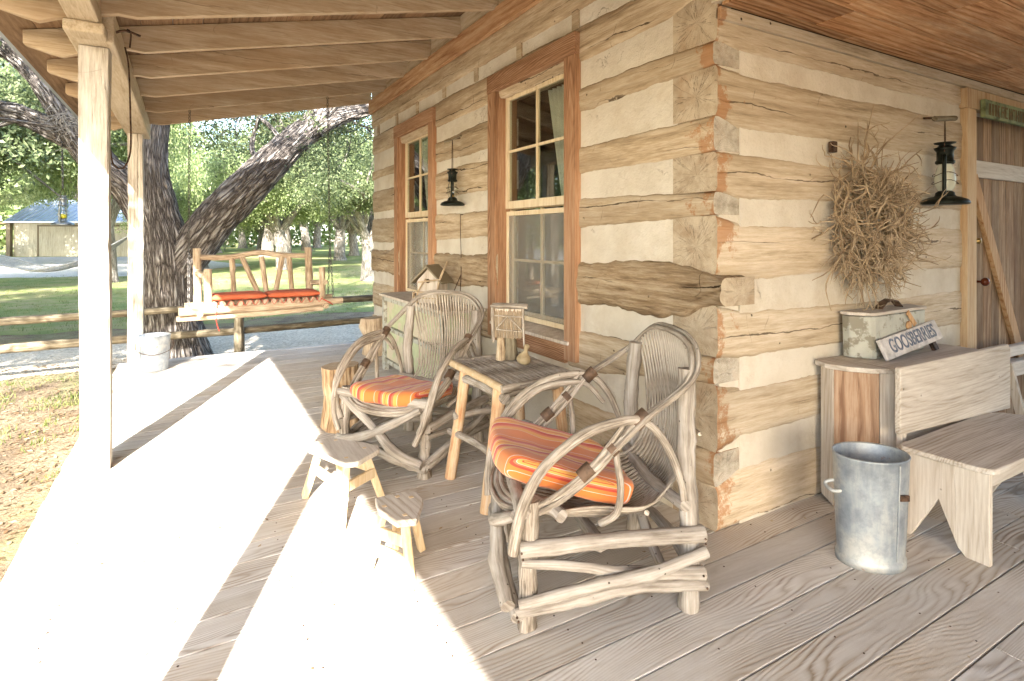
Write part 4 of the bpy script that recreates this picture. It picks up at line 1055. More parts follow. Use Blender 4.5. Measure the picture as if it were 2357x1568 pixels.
m.tube([(-.14, .1, .10), (-.14, -.12, .11)], .006, 6, .02, .2); m.tube([(-.14, .1, .05), (-.14, -.12, .05)], .006, 6, .02, .2); m.tube([(-.13, .08, .19), (-.13, -.14, .22)], .007, 6, .02, .2)
m.tube([(-.11, .14, .03), (-.03, .17, .03)], .007, 6, .02, .2); m.tube([(-.11, .14, .07), (-.03, .17, .07)], .007, 6, .02, .2); m.tube([(-.11, .14, .0), (-.11, .14, .1)], .007, 6, .02, .2); m.tube([(-.03, .17, .0), (-.03, .17, .1)], .007, 6, .02, .2)
m.build("twig_fence", M['twig'], t, smooth=True)
m = MB(); m.tube([(-.03, 2.82, 1.60), (-.036, 2.815, 1.52), (-.034, 2.80, 1.2), (-.04, 2.79, 1.06)], .003, 6, .04)
m.tube([(-.04, 2.79, 1.06), (-.07, 2.88, .90), (-.09, 2.92, .80)], .0045, 6, .04); m.tube([(-.04, 2.79, 1.06), (-.07, 2.74, .90), (-.09, 2.70, .80)], .0045, 6, .04)
m.tube([(.0, 2.82, 1.6), (-.035, 2.82, 1.6)], .004, 6, .02)
tag(m.build("wire_hanger", M['iron'], None, smooth=True), "thin dark wire with a forked foot hanging on the wall under the hung lantern", "wire hanger")

# ------------------------------------------------------------------ lanterns
def lantern(label, loc, rz, s, tin, globe, hang, candle=None):
    t = thing("lantern", label, "lantern", loc, rz, "hanging oil lanterns")
    S = Matrix.Diagonal((s, s, s, 1))
    m = MB(); m.lathe([(0, 0), (.125, .0), (.13, .006), (.128, .016), (.118, .03), (.085, .045), (.06, .05), (.052, .06), (.05, .075), (.03, .09), (0, .09)], 28, S); m.build("base", tin, t, smooth=True)
    m = MB(); m.lathe([(.034, .085), (.046, .10), (.055, .13), (.057, .16), (.05, .20), (.04, .24), (.036, .26)], 24, S); m.build("glass", globe, t, smooth=True)
    m = MB(); m.lathe([(0, .255), (.045, .255), (.052, .262), (.052, .275), (.045, .28), (.045, .335), (.054, .345), (.06, .36), (.046, .362), (.03, .378), (.055, .385), (.06, .392), (.0, .40)], 24, S)
    m.build("chimney_top", tin, t, smooth=True)
    m = MB()
    for a in (1, -1): m.tube([S @ Vector((a * .07, 0, .045)), S @ Vector((a * .076, 0, .1)), S @ Vector((a * .074, 0, .2)), S @ Vector((a * .06, 0, .29)), S @ Vector((a * .048, 0, .31))], .011 * s, 8, .02)
    m.build("side_tube", tin, t, smooth=True)
    m = MB()
    for zz, rr in ((.14, .068), (.19, .065)):
        m.tube([S @ Vector((rr * math.cos(q * .5236), rr * math.sin(q * .5236), zz + .012 * math.sin(q * 1.2))) for q in range(13)], .0022 * s, 5, .03)
    m.tube([S @ Vector((.05, .02, .1)), S @ Vector((.085, .04, .15)), S @ Vector((.07, .05, .22)), S @ Vector((.045, .03, .27))], .0022 * s, 5, .02)
    m.build("guard_wire", M['iron'] if tin == M['blacktin'] else tin, t, smooth=True)
    m = MB(); m.tube([S @ Vector((.05, 0, .33)), S @ Vector((.052, 0, .40)), Vector((.03 * s, 0, hang - .03)), Vector((0, 0, hang)), Vector((-.03 * s, 0, hang - .03)), S @ Vector((-.052, 0, .40)), S @ Vector((-.05, 0, .33))], .0028, 6, .02)
    m.build("bail", M['iron'], t, smooth=True)
    m = MB(); m.lathe([(0, .088), (.022, .09), (.024, .1), (.012, .115), (.005, .12), (0, .12)], 12, S); m.build("burner", M['brass'], t, smooth=True)
    if candle:
        m = MB(); m.lathe([(0, .09), (.04, .095), (.043, .12), (.04, .145), (0, .15)], 14, S); m.build("wax", candle, t, smooth=True)
    return t
lantern("black oil lantern with a clear glass hung on the wall between the two windows", (-.10, 2.845, 1.68), R(60), .84, M['blacktin'], M['globe'], .585, None)
lantern("black oil lantern with a milky glass hung beside the door, right of the twig bundle", (1.92, -.13, 1.60), R(20), .98, M['blacktin'], M['milky'], .52)
lt = lantern("grey tin lantern holding yellow wax, hanging by a chain from the oak limb", (-3.64, 7.86, 1.555), R(70), 1.02, M['greytin'], M['globe'], .50, M['candle'])
def chain(m, a, b, link=.034, r0=.0032):
    a = Vector(a); b = Vector(b); d = b - a; L = d.length; d.normalize(); n = max(2, int(L / (link * .78))); u = d.orthogonal().normalized(); v = d.cross(u)
    for i in range(n):
        c = a + d * (L * (i + .5) / n); w_ = u if i % 2 else v; hl = link * .5; hw = link * .26
        pts = [c + d * (hl * math.sin(q * math.pi / 3) * 1.0) + w_ * (hw * math.cos(q * math.pi / 3)) for q in range(7)]
        m.tube(pts, r0, 5, 1, smooth=False)
m = MB(); chain(m, (-3.64, 7.86, 2.055), (-3.66, 7.93, 2.72), .04, .005); m.build("chain", M['chain'], None)
ch = bpy.data.objects["chain"]; ch.parent = lt; ch.matrix_parent_inverse = (Matrix.Translation((-3.64, 7.86, 1.555)) @ Matrix.Rotation(R(70), 4, 'Z')).inverted()

# ------------------------------------------------------------------ twig bundle on the wall
t = thing("twig_bundle", "big bushy bundle of bare tangled twigs hanging on the wall beside the door", "twig wreath", (1.15, -.02, 1.5))
rs = random.Random(21); m = MB()
def curl(p, d, L, r0, depth=0):
    pts = [p.copy()]; n = 5; q = p.copy(); dd = d.normalized()
    for i in range(n):
        dd = (dd + Vector((rs.gauss(0, .36), rs.gauss(0, .22), rs.gauss(0, .36)))).normalized()
        q = q + dd * (L / n)
        if q.y > -.015: q.y = -.015 - rs.random() * .01
        pts.append(q.copy())
    m.tube(pts, [r0, r0 * .9, r0 * .8, r0 * .65, r0 * .5, r0 * .3], 4, .05, .0)
    if depth < 2:
        for _ in range(rs.choice((1, 2, 2)) if depth == 0 else rs.choice((0, 1))):
            k = rs.randint(2, 4); curl(pts[k], (dd + Vector((rs.gauss(0, .6), rs.gauss(0, .3), rs.gauss(0, .6)))), L * .45, r0 * .6, depth + 1)
for k in range(400):
    a = rs.random() * 6.283; rr = rs.random() ** .6
    c = Vector((.30 * rr * math.cos(a), -.05 - .17 * (1 - rr * rr) * rs.random(), .33 * rr * math.sin(a)))
    tang = Vector((-math.sin(a), 0, math.cos(a))) * rs.choice((-1, 1)); rad_ = Vector((math.cos(a), 0, math.sin(a)))
    d = tang * rs.uniform(.2, 1) + rad_ * rs.uniform(-.3, .7) + Vector((0, rs.uniform(-.4, .3), -.35 * rs.random()))
    curl(c, d, rs.uniform(.14, .30), rs.uniform(.0036, .0074))
for k in range(46):
    a = rs.uniform(-2.6, -.5); rr = .28
    curl(Vector((.28 * math.cos(a), -.06, .28 * math.sin(a))), Vector((math.cos(a) * .7, rs.uniform(-.2, .1), -.9)), rs.uniform(.15, .28), .003)
for (a, b, c_) in (((.0, -.06, .25), (.18, -.05, .42), (.62, -.04, .66)), ((-.05, -.06, .28), (-.0, -.05, .45), (.1, -.04, .66)), ((-.1, -.06, .25), (-.08, -.05, .4), (-.06, -.04, .56)), ((.2, -.1, .1), (.4, -.14, .15), (.6, -.13, .17)), ((.25, -.08, .0), (.5, -.1, -.05), (.72, -.06, -.15)), ((-.25, -.06, -.2), (-.38, -.05, -.35), (-.3, -.03, -.5)), ((-.2, -.06, -.15), (-.35, -.05, -.28), (-.47, -.03, -.33)), ((.1, -.12, .08), (.3, -.17, .13), (.5, -.16, .2)), ((-.25, -.06, .05), (-.4, -.05, .12), (-.5, -.04, .0))):
    m.tube([a, b, c_], [.005, .004, .002], 5, .04, .1)
m.build("twigs", M['twig'], t)
m = MB(); m.box(-.28, -.24, -.03, .0, .36, .42); m.build("hook", M['iron'], t, bevel=.004)

# ------------------------------------------------------------------ wall cabinet at the door wall, box and name board
t = thing("wooden_cabinet", "half round pine cabinet with a reddish side panel against the door wall", "cabinet", (-.035, 0, 0))
foot = [(.80, -.045), (.765, -.10), (.79, -.19), (.86, -.285), (.95, -.335), (1.04, -.345)]
HT = .735
def wallseg(a, b, mat, name, z0=.0, notch=False, t_=.02, z1=HT - .022):
    m = MB(); a = Vector((*a, 0)); b = Vector((*b, 0)); d = (b - a).normalized(); nn = Vector((-d.y, d.x, 0)) * t_
    p = [a, b, b + nn, a + nn]; m.prism([(q.x, q.y) for q in p], z0, z1); return m.build(name, mat, t, bevel=.003)
m = MB()
m.add([(.80, -.045, .035), (.775, -.125, .0), (.775, -.125, HT - .022), (.80, -.045, HT - .022), (.82, -.045, .035), (.795, -.125, .0), (.795, -.125, HT - .022), (.82, -.045, HT - .022)],
      [(0, 1, 2, 3), (7, 6, 5, 4), (0, 4, 5, 1), (1, 5, 6, 2), (2, 6, 7, 3), (3, 7, 4, 0)]); m.build("corner_strip", M['greyz'], t, bevel=.003)
m = MB(); m.prism([(.778, -.128), (.875, -.30), (.892, -.29), (.796, -.12)], .0, HT - .022); m.build("side_panel", M['redz'], t, bevel=.002)
m = MB(); m.prism([(.877, -.302), (.975, -.365), (.985, -.35), (.892, -.288)], .0, HT - .022); m.build("front_stile", M['greyz'], t, bevel=.003)
m = MB(); m.box(.977, 1.86, -.365, -.345, .0, HT - .022); m.box(1.86, 1.88, -.365, -.03, 0, HT - .022); m.box(.82, 1.86, -.05, -.03, .05, HT - .03); m.build("front_board", M['greyx'], t, bevel=.003)
m = MB(); m.prism([(.785, -.02), (.745, -.10), (.765, -.2), (.83, -.29), (.93, -.355), (.935, -.02)], HT - .02, HT + .006); m.build("top_board", M['stool'], t, bevel=.004)
m = MB(); m.prism([(.938, -.02), (.932, -.357), (.99, -.40), (1.9, -.40), (1.9, -.02)], HT - .02, HT + .004); m.build("top_board", M['greyx'], t, bevel=.004)
HT2 = HT + .0075
t = thing("tin_box", "old box in flaking pale green paint with a rusty latch, on the wooden cabinet", "box", (0, 0, HT2))
bp = [(.955, -.045), (.945, -.09), (1.0, -.175), (1.03, -.185), (1.60, -.165), (1.62, -.05)]
m = MB(); n = len(bp); cx = 1.28
bot = [(cx + (x - cx) * .955, y * 1.0 - .0, 0) for x, y in bp]; top = [(x, y, .228) for x, y in bp]
m.add(bot + top, [tuple(range(n)), tuple(range(n, 2 * n))[::-1]] + [(i, n + i, n + (i + 1) % n, (i + 1) % n) for i in range(n)]); m.build("box_body", M['boxpaint'], t, bevel=.006)
m = MB(); m.prism([(cx + (x - cx) * 1.025, -.11 + (y + .11) * 1.09) for x, y in bp], .232, .25); m.build("lid", M['greyx'], t, bevel=.005)
m = MB(); pts = [(1.20, -.11, .25), (1.25, -.11, .285), (1.31, -.11, .30), (1.37, -.11, .287), (1.42, -.11, .252)]
for a, b in zip(pts[:-1], pts[1:]): m.beam(a, b, .045, .006)
m.build("handle", M['leather'], t, bevel=.001)
m = MB(); m.beam((1.36, -.182, .232), (1.43, -.19, .155), .006, .028, up=(0, 0, 1)); m.lathe([(0, 0), (.025, 0), (.025, .008), (0, .009)], 14, Matrix.Translation((1.375, -.179, .155)) @ Matrix.Rotation(R(90), 4, 'X')); m.build("latch", M['brace'], t, bevel=.001)
def textmesh(body, size, xs, mat, name, parent, Mx, depth=.0012):
    cu = bpy.data.curves.new(name, 'FONT'); cu.body = body; cu.size = size; cu.extrude = depth; cu.align_x = 'CENTER'; cu.align_y = 'CENTER'; cu.offset = .0012; cu.space_character = 1.0
    tmp = bpy.data.objects.new(name, cu); C.objects.link(tmp); bpy.context.view_layer.update()
    me = bpy.data.meshes.new_from_object(tmp.evaluated_get(bpy.context.evaluated_depsgraph_get())); bpy.data.objects.remove(tmp)
    me.transform(Mx @ Matrix.Diagonal((xs, 1, 1, 1))); me.materials.clear(); me.materials.append(mat)
    o = bpy.data.objects.new(name, me); C.objects.link(o); o.parent = parent; return o
# name board leaning on the box: bottom edge on the cabinet top, right end propped
t = thing("name_board", "narrow white board lettered GOOSBERRIES leaning on the tin box", "sign", (1.02, -.245, HT2 + .003), R(2.5))
Mx = Matrix.Rotation(R(-5.0), 4, 'Y') @ Matrix.Rotation(R(-24), 4, 'X')
m = MB(); m.box(0, .66, -.012, .008, .0, .112, Mx); m.build("board", M['signwhite'], t, bevel=.004)
textmesh("GOOSBERRIES", .105, .80, M['letter'], "lettering", t, Mx @ Matrix.Translation((.335, -.0135, .057)) @ Matrix.Rotation(R(90), 4, 'X'))
m = MB(); m.box(.56, .60, .012, .035, -.05, .05, Mx); m.tube([(.55, .03, .06), (.6, .03, -.0), (.62, .02, -.002)], .004, 5, .02); m.build("prop", M['iron'], t)
# green board over the door with faded brown lettering that cannot be read
t = thing("door_sign", "narrow green painted board with faded brown lettering above the plank door", "sign", (2.60, -.055, 2.225))
m = MB(); m.box(0, .95, -.03, .0, 0, .125); m.build("board", M['signgreen'], t, bevel=.003)
m = MB(); rs = random.Random(2)
x = .05
while x < .9:
    w_ = rs.choice((.03, .038, .045)); 
    m.box(x, x + .009, -.0325, -.03, .02, .10)
    q = rs.randint(0, 3)
    if q != 1: m.box(x + w_ - .009, x + w_, -.0325, -.03, .02, .10)
    if q in (0, 1, 2): m.box(x + .009, x + w_ - .009, -.0322, -.03, .088, .10)
    if q in (0, 3): m.box(x + .009, x + w_ - .009, -.0322, -.03, .055, .064)
    if q == 1: m.box(x + .009, x + w_ - .009, -.0322, -.03, .02, .03)
    x += w_ + .018
m.build("lettering", M['signbrown'], t)

# ------------------------------------------------------------------ bench, low bench, bin
t = thing("wooden_bench", "weathered plank bench with a wide back board, in front of the wooden cabinet", "bench", (0, 0, 0))
SH = .42
m = MB()
m.prism([(.735, -.455), (.745, -.74), (.765, -.79), (.80, -.80), (1.87, -.80), (1.90, -.77), (1.78, -.46), (1.66, -.415), (.76, -.43)], SH - .026, SH); m.build("seat", M['greyx'], t, bevel=.007)
Mb = Matrix.Rotation(R(90), 4, 'Z') @ Matrix.Rotation(R(90), 4, 'X')   # prism in the (y, z) plane, thickness along x
def legboard(x, name="leg"):
    m = MB(); m.prism([(-.775, .0), (-.69, .0), (-.66, .03), (-.585, .215), (-.47, .0), (-.41, .0), (-.41, SH - .028), (-.775, SH - .028)], x, x + .028, Mb); return m.build(name, M['greyz'], t, bevel=.003)
legboard(.775); legboard(1.62)
m = MB(); m.box(.808, 1.615, -.62, -.595, .20, .30); m.build("stretcher", M['greyx'], t, bevel=.004)
m = MB(); m.box(.808, 1.615, -.77, -.745, .33, SH - .03); m.build("apron", M['greyx'], t, bevel=.004)
m = MB(); m.prism([(.775, .455), (1.99, .40), (1.99, .755), (1.965, .775), (.79, .775), (.775, .77)], .402, .43, Matrix.Rotation(R(90), 4, 'X') @ Matrix.Identity(4)); m.build("backrest", M['greyx'], t, bevel=.006)
for xx in (.84, 1.6):
    m = MB(); m.box(xx, xx + .05, -.402, -.378, .0, .72); m.build("back_post", M['greyz'], t, bevel=.004)
t = thing("low_trestle", "rough weathered trestle rail standing by the door beyond the bench", "trestle", (0, 0, 0))
m = MB(); m.beam((2.30, -.18, .50), (3.3, -.22, .515), .06, .1); m.beam((2.32, -.17, .615), (3.3, -.2, .63), .05, .07); m.build("rail", M['greyx'], t, bevel=.008)
for xx in (2.5, 3.2):
    m = MB(); m.beam((xx, -.08, 0), (xx, -.2, .56), .05, .03, up=(1, 0, 0)); m.build("leg", M['greyz'], t, bevel=.004)
    m = MB(); m.beam((xx + .06, -.34, 0), (xx + .06, -.22, .56), .05, .03, up=(1, 0, 0)); m.build("leg", M['greyz'], t, bevel=.004)
t = thing("zinc_bin", "tall oval galvanised bin with a side handle standing before the bench", "bin", (.40, -.49, 0), R(-28))
Mt = Matrix.Identity(4)
m = MB(); ox, oy = 1.0, .80
m.lathe([(0, .02), (.118, .02), (.126, .022), (.137, .0), (.140, .0), (.141, .028), (.136, .034), (.134, .038), (.139, .12), (.149, .36), (.152, .455), (.156, .462), (.152, .468), (.147, .462), (.144, .36), (.132, .05), (0, .045)], 56, None, 0, ox, oy)
m.build("bucket", M['zinc'], t, smooth=True)
m = MB(); m.tube([(.04, -.107, .05), (.043, -.114, .25), (.046, -.119, .45)], .003, 6, .05); m.build("seam", M['zinc'], t, smooth=True)
m = MB(); m.tube([(-.14, .03, .335), (-.172, .04, .325), (-.178, .03, .312), (-.172, -.01, .305), (-.14, -.02, .31)], .008, 8, .02); m.build("handle", M['zinc'], t, smooth=True)
m = MB(); m.box(.045, .085, -.122, -.112, .305, .33); m.build("label_holder", M['iron'], t, bevel=.002)
t = thing("milk_pail", "pale galvanised pail standing in the sun beside the corner post", "pail", (-2.47, 5.19, 0), 0)
m = MB(); m.lathe([(0, .02), (.117, .02), (.119, 0), (.122, .0), (.124, .02), (.136, .2), (.145, .36), (.149, .366), (.145, .372), (.140, .366), (.13, .2), (.115, .03), (0, .028)], 40); m.build("bucket", M['zinc'], t, smooth=True)
m = MB(); m.tube([(-.145, .0, .31), (-.165, -.0, .30), (-.15, -.09, .22), (-.0, -.152, .18), (.15, -.09, .22), (.165, 0, .30), (.145, 0, .31)], .003, 6, .03); m.build("handle", M['iron'], t, smooth=True)

# ------------------------------------------------------------------ porch swing
t = thing("porch_swing", "rustic log porch swing hung on chains at the far end of the deck", "porch swing", (0, 0, 0))
def slog(name, pts, rad, mat=None, bump=.07):
    m = MB(); m.tube(pts, rad, 12, .04, bump, 6, seed=rnd.random() * 9, knots=1); return m.build(name, mat or M['swing'], t, smooth=True)
YF, YB = 4.88, 5.33
slog("front_rail", [(-2.25, YF, .625), (-1.4, YF - .01, .64), (-.60, YF, .655)], [.043, .046, .036])
slog("lower_rail", [(-2.27, YF + .06, .548), (-1.5, YF + .05, .56), (-.81, YF + .06, .575)], [.032, .036, .034])
slog("rear_rail", [(-2.2, YB, .635), (-1.4, YB, .64), (-.62, YB, .66)], [.04, .042, .036])
slog("end_rail", [(-2.06, YF - .08, .60), (-2.06, YB + .08, .60)], [.03, .03]); slog("end_rail", [(-.80, YF - .08, .61), (-.80, YB + .08, .61)], [.03, .03])
for k in range(14):
    xx = -1.93 + k * .083; slog("seat_slat", [(xx, YF - .045, .69), (xx, YB, .685)], [.028, .028])
slog("back_post", [(-2.07, YB, .6), (-2.075, YB + .02, .95), (-2.08, YB + .02, 1.27)], [.046, .044, .043]); slog("back_post", [(-.885, YB, .6), (-.89, YB + .02, .95), (-.90, YB + .02, 1.27)], [.044, .043, .042])
slog("back_rail", [(-2.05, YB + .02, 1.17), (-1.75, YB + .02, 1.165), (-1.45, YB + .02, 1.215), (-1.2, YB + .02, 1.18), (-.9, YB + .02, 1.17)], [.032, .033, .034, .033, .031])
for (xa, xb) in ((-1.73, -1.71), (-1.63, -1.43), (-1.42, -1.36), (-1.19, -1.28), (-1.12, -1.08)):
    slog("back_spindle", [(xa, YB + .02, 1.17), (xb, YB + .01, .68)], [.031, .028], None, .05)
slog("arm_post", [(-1.98, YF + .02, .62), (-1.985, YF + .02, 1.06)], [.042, .040]); slog("arm_post", [(-.82, YF + .02, .62), (-.825, YF + .02, 1.05)], [.036, .034])
slog("arm_rail", [(-2.0, YF - .02, .98), (-2.08, YB + .08, 1.0)], [.036, .036]); slog("arm_rail", [(-.80, YF - .02, .88), (-.87, YB + .06, .84)], [.032, .032])
for xs_, xb in ((-2.16, -2.15), (-.70, -.73)):
    m = MB(); top = (xb, 5.07, rz(xb) + .0); mid = (xs_, 5.08, 1.29)
    chain(m, mid, top, .046, .0036); chain(m, mid, (xs_ + .0, YF, .66), .046, .0036); chain(m, mid, (xs_ + .03, YB, .68), .046, .0036)
    m.build("hanging_chain", M['chain'], t)
def seatpad(label, x0, x1, grp):
    m = MB(); n = 20; vs = []
    for sgn in (1, -1):
        for i in range(n + 1):
            for k in range(n + 1):
                u = math.sin((i / n - .5) * math.pi); v = math.sin((k / n - .5) * math.pi)
                e = (1 - abs(u) ** 6) ** .4 * (1 - abs(v) ** 6) ** .4
                vs.append((u * (x1 - x0) / 2, v * .2, sgn * .035 * max(0, e) * (1 + .15 * noise.noise(Vector((u * 2 + x0, v * 2, sgn))))))
    q = (n + 1) ** 2; fs = []
    for i in range(n):
        for k in range(n):
            A = i * (n + 1) + k; B = A + 1; Cc = A + n + 2; D = A + n + 1
            fs.append((A, D, Cc, B)); fs.append((q + A, q + B, q + Cc, q + D))
    m.add(vs, fs); o = m.build("seat_pad", M['orange'], None, smooth=True, loc=((x0 + x1) / 2, 5.08, .75)); 
    return tag(o, label, "cushion", "orange swing cushions")
seatpad("orange seat pad on the left half of the porch swing, nearer the oak", -1.98, -1.41, 0); seatpad("orange seat pad on the right half of the porch swing", -1.40, -.84, 1)
m = MB(); m.tube([(-1.9, YF - .05, .67), (-1.91, YF - .05, .55), (-1.90, YF - .05, .47), (-1.88, YF - .05, .41)], .004, 5, .02); m.tube([(-.85, YF - .04, .70), (-.78, YF - .06, .66), (-.72, YF - .05, .62)], .005, 5, .02)
for k in range(12):
    xx = -1.95 + k * .095; m.tube([(xx, YF - .072, .72), (xx + .03, YF - .076, .665), (xx + .07, YF - .072, .72)], .003, 5, .02)
tag(m.build("tie_ribbon", M['ribbon'], None, smooth=True), "thin red tie strings laced along the front of the porch swing's seat", "ribbon")

# ------------------------------------------------------------------ rope hook at the post
t = thing("bent_rod", "long thin rusty rod with a looped end hooked over the porch beam", "rod", (0, 0, 0))
m = MB(); m.tube([(-2.52, 2.55, 2.62), (-2.50, 2.55, 2.5), (-2.49, 2.54, 2.2), (-2.49, 2.54, 1.95), (-2.53, 2.55, 1.84), (-2.58, 2.55, 1.86), (-2.60, 2.56, 1.97), (-2.61, 2.56, 2.03)], .0055, 6, .02)
m.build("rod", M['iron'], t, smooth=True)
m = MB(); m.tube([(-2.545, 2.3, 2.63), (-2.5, 2.3, 2.65), (-2.42, 2.3, 2.63)], .007, 6, .02); m.tube([(-2.49, 2.3, 2.66), (-2.47, 2.3, 2.64), (-2.475, 2.3, 2.55)], .005, 6, .02); m.build("hook", M['iron'], t, smooth=True)

# ------------------------------------------------------------------ split rail fence
t = thing("rail_fence", "low split rail fence running behind the deck in front of the oak", "fence", (0, 6.9, 0))
for (x0, x1, za, zb, r0) in ((-9.5, -5.6, .39, .40, .05), (-5.7, -1.5, .40, .45, .048), (-1.6, 2.5, .445, .48, .05), (2.4, 6.5, .47, .48, .05)):
    m = MB(); m.tube([(x0, .0, za), ((x0 + x1) / 2, .02, (za + zb) / 2 - .02), (x1, 0, zb)], [r0, r0 * 1.05, r0 * .95], 9, .06, .12, 4, seed=x0); m.build("rail", M['rail'], t, smooth=True)
for (x0, x1, za, zb, r0) in ((-9.5, -5.6, .04, .05, .055), (-5.7, -1.5, .05, .085, .055), (-1.6, 2.5, .085, .10, .05), (2.4, 6.5, .1, .1, .05)):
    m = MB(); m.tube([(x0, .0, za), ((x0 + x1) / 2, .02, (za + zb) / 2 + .015), (x1, 0, zb)], [r0, r0 * 1.05, r0 * .95], 9, .06, .12, 4, seed=x0 + 3); m.build("rail", M['rail'], t, smooth=True)
for xx in (-9.5, -5.65, -1.55, 2.45, 6.5):
    m = MB(); m.tube([(xx, -.09, GZ), (xx, -.085, .1), (xx, -.09, .44)], [.07, .066, .06], 10, .05, .1, 4, seed=xx); m.build("post", M['rail'], t, smooth=True)

# ------------------------------------------------------------------ trees
def leafcloud(clumps, per, size, seed, flat=.8):
    rs = np.random.RandomState(seed); V = []
    for (c, r0) in clumps:
        n = int(per * r0 * r0)
        d = rs.randn(n, 3); d /= np.linalg.norm(d, axis=1)[:, None] + 1e-9
        rr = r0 * (rs.rand(n) ** .45); p = d * rr[:, None]; p[:, 2] *= flat; p += rs.randn(n, 3) * r0 * .07
        # leaves gather in sprays
        k = max(1, n // 14); sp = p[rs.randint(0, n, k)]; q = rs.randint(0, k, n)
        p = sp[q] + rs.randn(n, 3) * size * 2.4
        p += np.array(c)
        a = rs.randn(n, 3); a /= np.linalg.norm(a, axis=1)[:, None]; b = np.cross(a, rs.randn(n, 3)); b /= np.linalg.norm(b, axis=1)[:, None] + 1e-9
        s = size * (.6 + .8 * rs.rand(n))[:, None]
        V.append(np.stack([p - a * s, p + b * s * .42, p + a * s, p - b * s * .42], 1))
    return np.concatenate(V).reshape(-1, 3)
# the big live oak
oak = thing("live_oak", "huge old live oak with rough furrowed bark and spreading limbs just beyond the rail fence", "tree", (0, 0, 0))
def limb(name, pts, rad, seg=40, step=.05, seed=0, mat=None):
    m = MB(); pp = pts
    m.tube(pp, rad, seg, step, 0)
    vs = m.v; n = len(vs) // seg
    m.v = []
    for i in range(n):
        ring = [Vector(p) for p in vs[i * seg:(i + 1) * seg]]; c = sum(ring, Vector()) / seg
        for j, p in enumerate(ring):
            d = p - c; r0 = d.length
            th = 2 * math.pi * j / seg
            q = Vector((math.cos(th) * 1.2 + seed, math.sin(th) * 1.2, i * step * 1.1))
            q2 = Vector((math.cos(th) * 6 * min(1, r0 * 3), math.sin(th) * 6 * min(1, r0 * 3), i * step * 2.6 + seed))
            rid = 1 - abs(noise.noise(q2)) * 2
            r1 = r0 * (1 + .14 * noise.noise(q)) + .03 * (rid - .5) + .010 * noise.noise(q2 * 3)
            m.v.append(tuple(c + d.normalized() * r1))
    extra = len(vs) - n * seg
    m.v += vs[n * seg:] if extra else []
    m.f = [f for f in m.f if len(f) == 4]; m.uv = m.uv[:len(m.f)]; m.m = m.m[:len(m.f)]; m.col = m.col[:len(m.f)]
    m.v = m.v[:n * seg]
    return m.build(name, mat or M['oakbark'], oak, smooth=True)
limb("trunk", [(-2.34, 7.6, GZ - .1), (-2.34, 7.6, -.1), (-2.36, 7.58, .25), (-2.38, 7.58, .7), (-2.40, 7.6, 1.15), (-2.50, 7.64, 1.7), (-2.60, 7.68, 2.4), (-2.56, 7.76, 3.1), (-2.4, 7.8, 3.9), (-2.0, 8.0, 5.2)], [.56, .44, .38, .37, .34, .24, .18, .17, .15, .1], 72, .05, 1)
limb("limb", [(-2.42, 7.62, .2), (-2.36, 7.56, .75), (-2.10, 7.46, 1.2), (-1.78, 7.38, 1.68), (-1.30, 7.33, 2.25), (-.78, 7.38, 2.82), (-.36, 7.5, 3.2), (.08, 7.6, 3.42), (.85, 7.7, 3.72), (1.9, 7.8, 4.3)], [.22, .26, .27, .265, .245, .22, .2, .13, .10, .06], 56, .05, 5)
limb("limb", [(-.5, 7.44, 3.05), (-.15, 7.6, 3.6), (.3, 7.75, 4.4), (.8, 8.2, 5.4)], [.2, .18, .13, .07], 36, .05, 7)
limb("limb", [(-2.44, 7.62, .85), (-2.62, 7.62, 1.5), (-2.86, 7.74, 2.05), (-3.25, 7.82, 2.45), (-3.55, 7.98, 2.98), (-3.84, 8.12, 3.5), (-4.15, 8.3, 3.88), (-4.75, 8.6, 4.35), (-5.5, 9.2, 4.85)], [.2, .22, .21, .2, .2, .19, .17, .15, .11], 48, .05, 9)
limb("limb", [(-3.05, 7.8, 2.3), (-3.44, 8.0, 2.66), (-3.78, 8.25, 2.88), (-4.2, 8.6, 3.12), (-4.85, 9.1, 3.3), (-5.9, 9.9, 3.7)], [.15, .15, .14, .14, .13, .09], 36, .05, 11)
rs = random.Random(31)
def branchlets(m, start, d, L, r0, n=3, spread=.5):
    p = Vector(start); dd = Vector(d).normalized(); pts = [p.copy()]
    for i in range(5):
        dd = (dd + Vector((rs.gauss(0, .25), rs.gauss(0, .25), rs.gauss(0, .2)))).normalized(); p = p + dd * L / 5; pts.append(p.copy())
    m.tube(pts, [r0 * (1 - .16 * i) for i in range(6)], 7, .12, .1, 4)
    ends = [pts[-1]]
    if n > 0:
        for k in (2, 3, 4, 5):
            ends += branchlets(m, pts[k], dd + Vector((rs.gauss(0, spread), rs.gauss(0, spread), rs.gauss(0, spread * .8))), L * .6, r0 * .5, n - 1, spread)
    return ends
m = MB(); ends = []
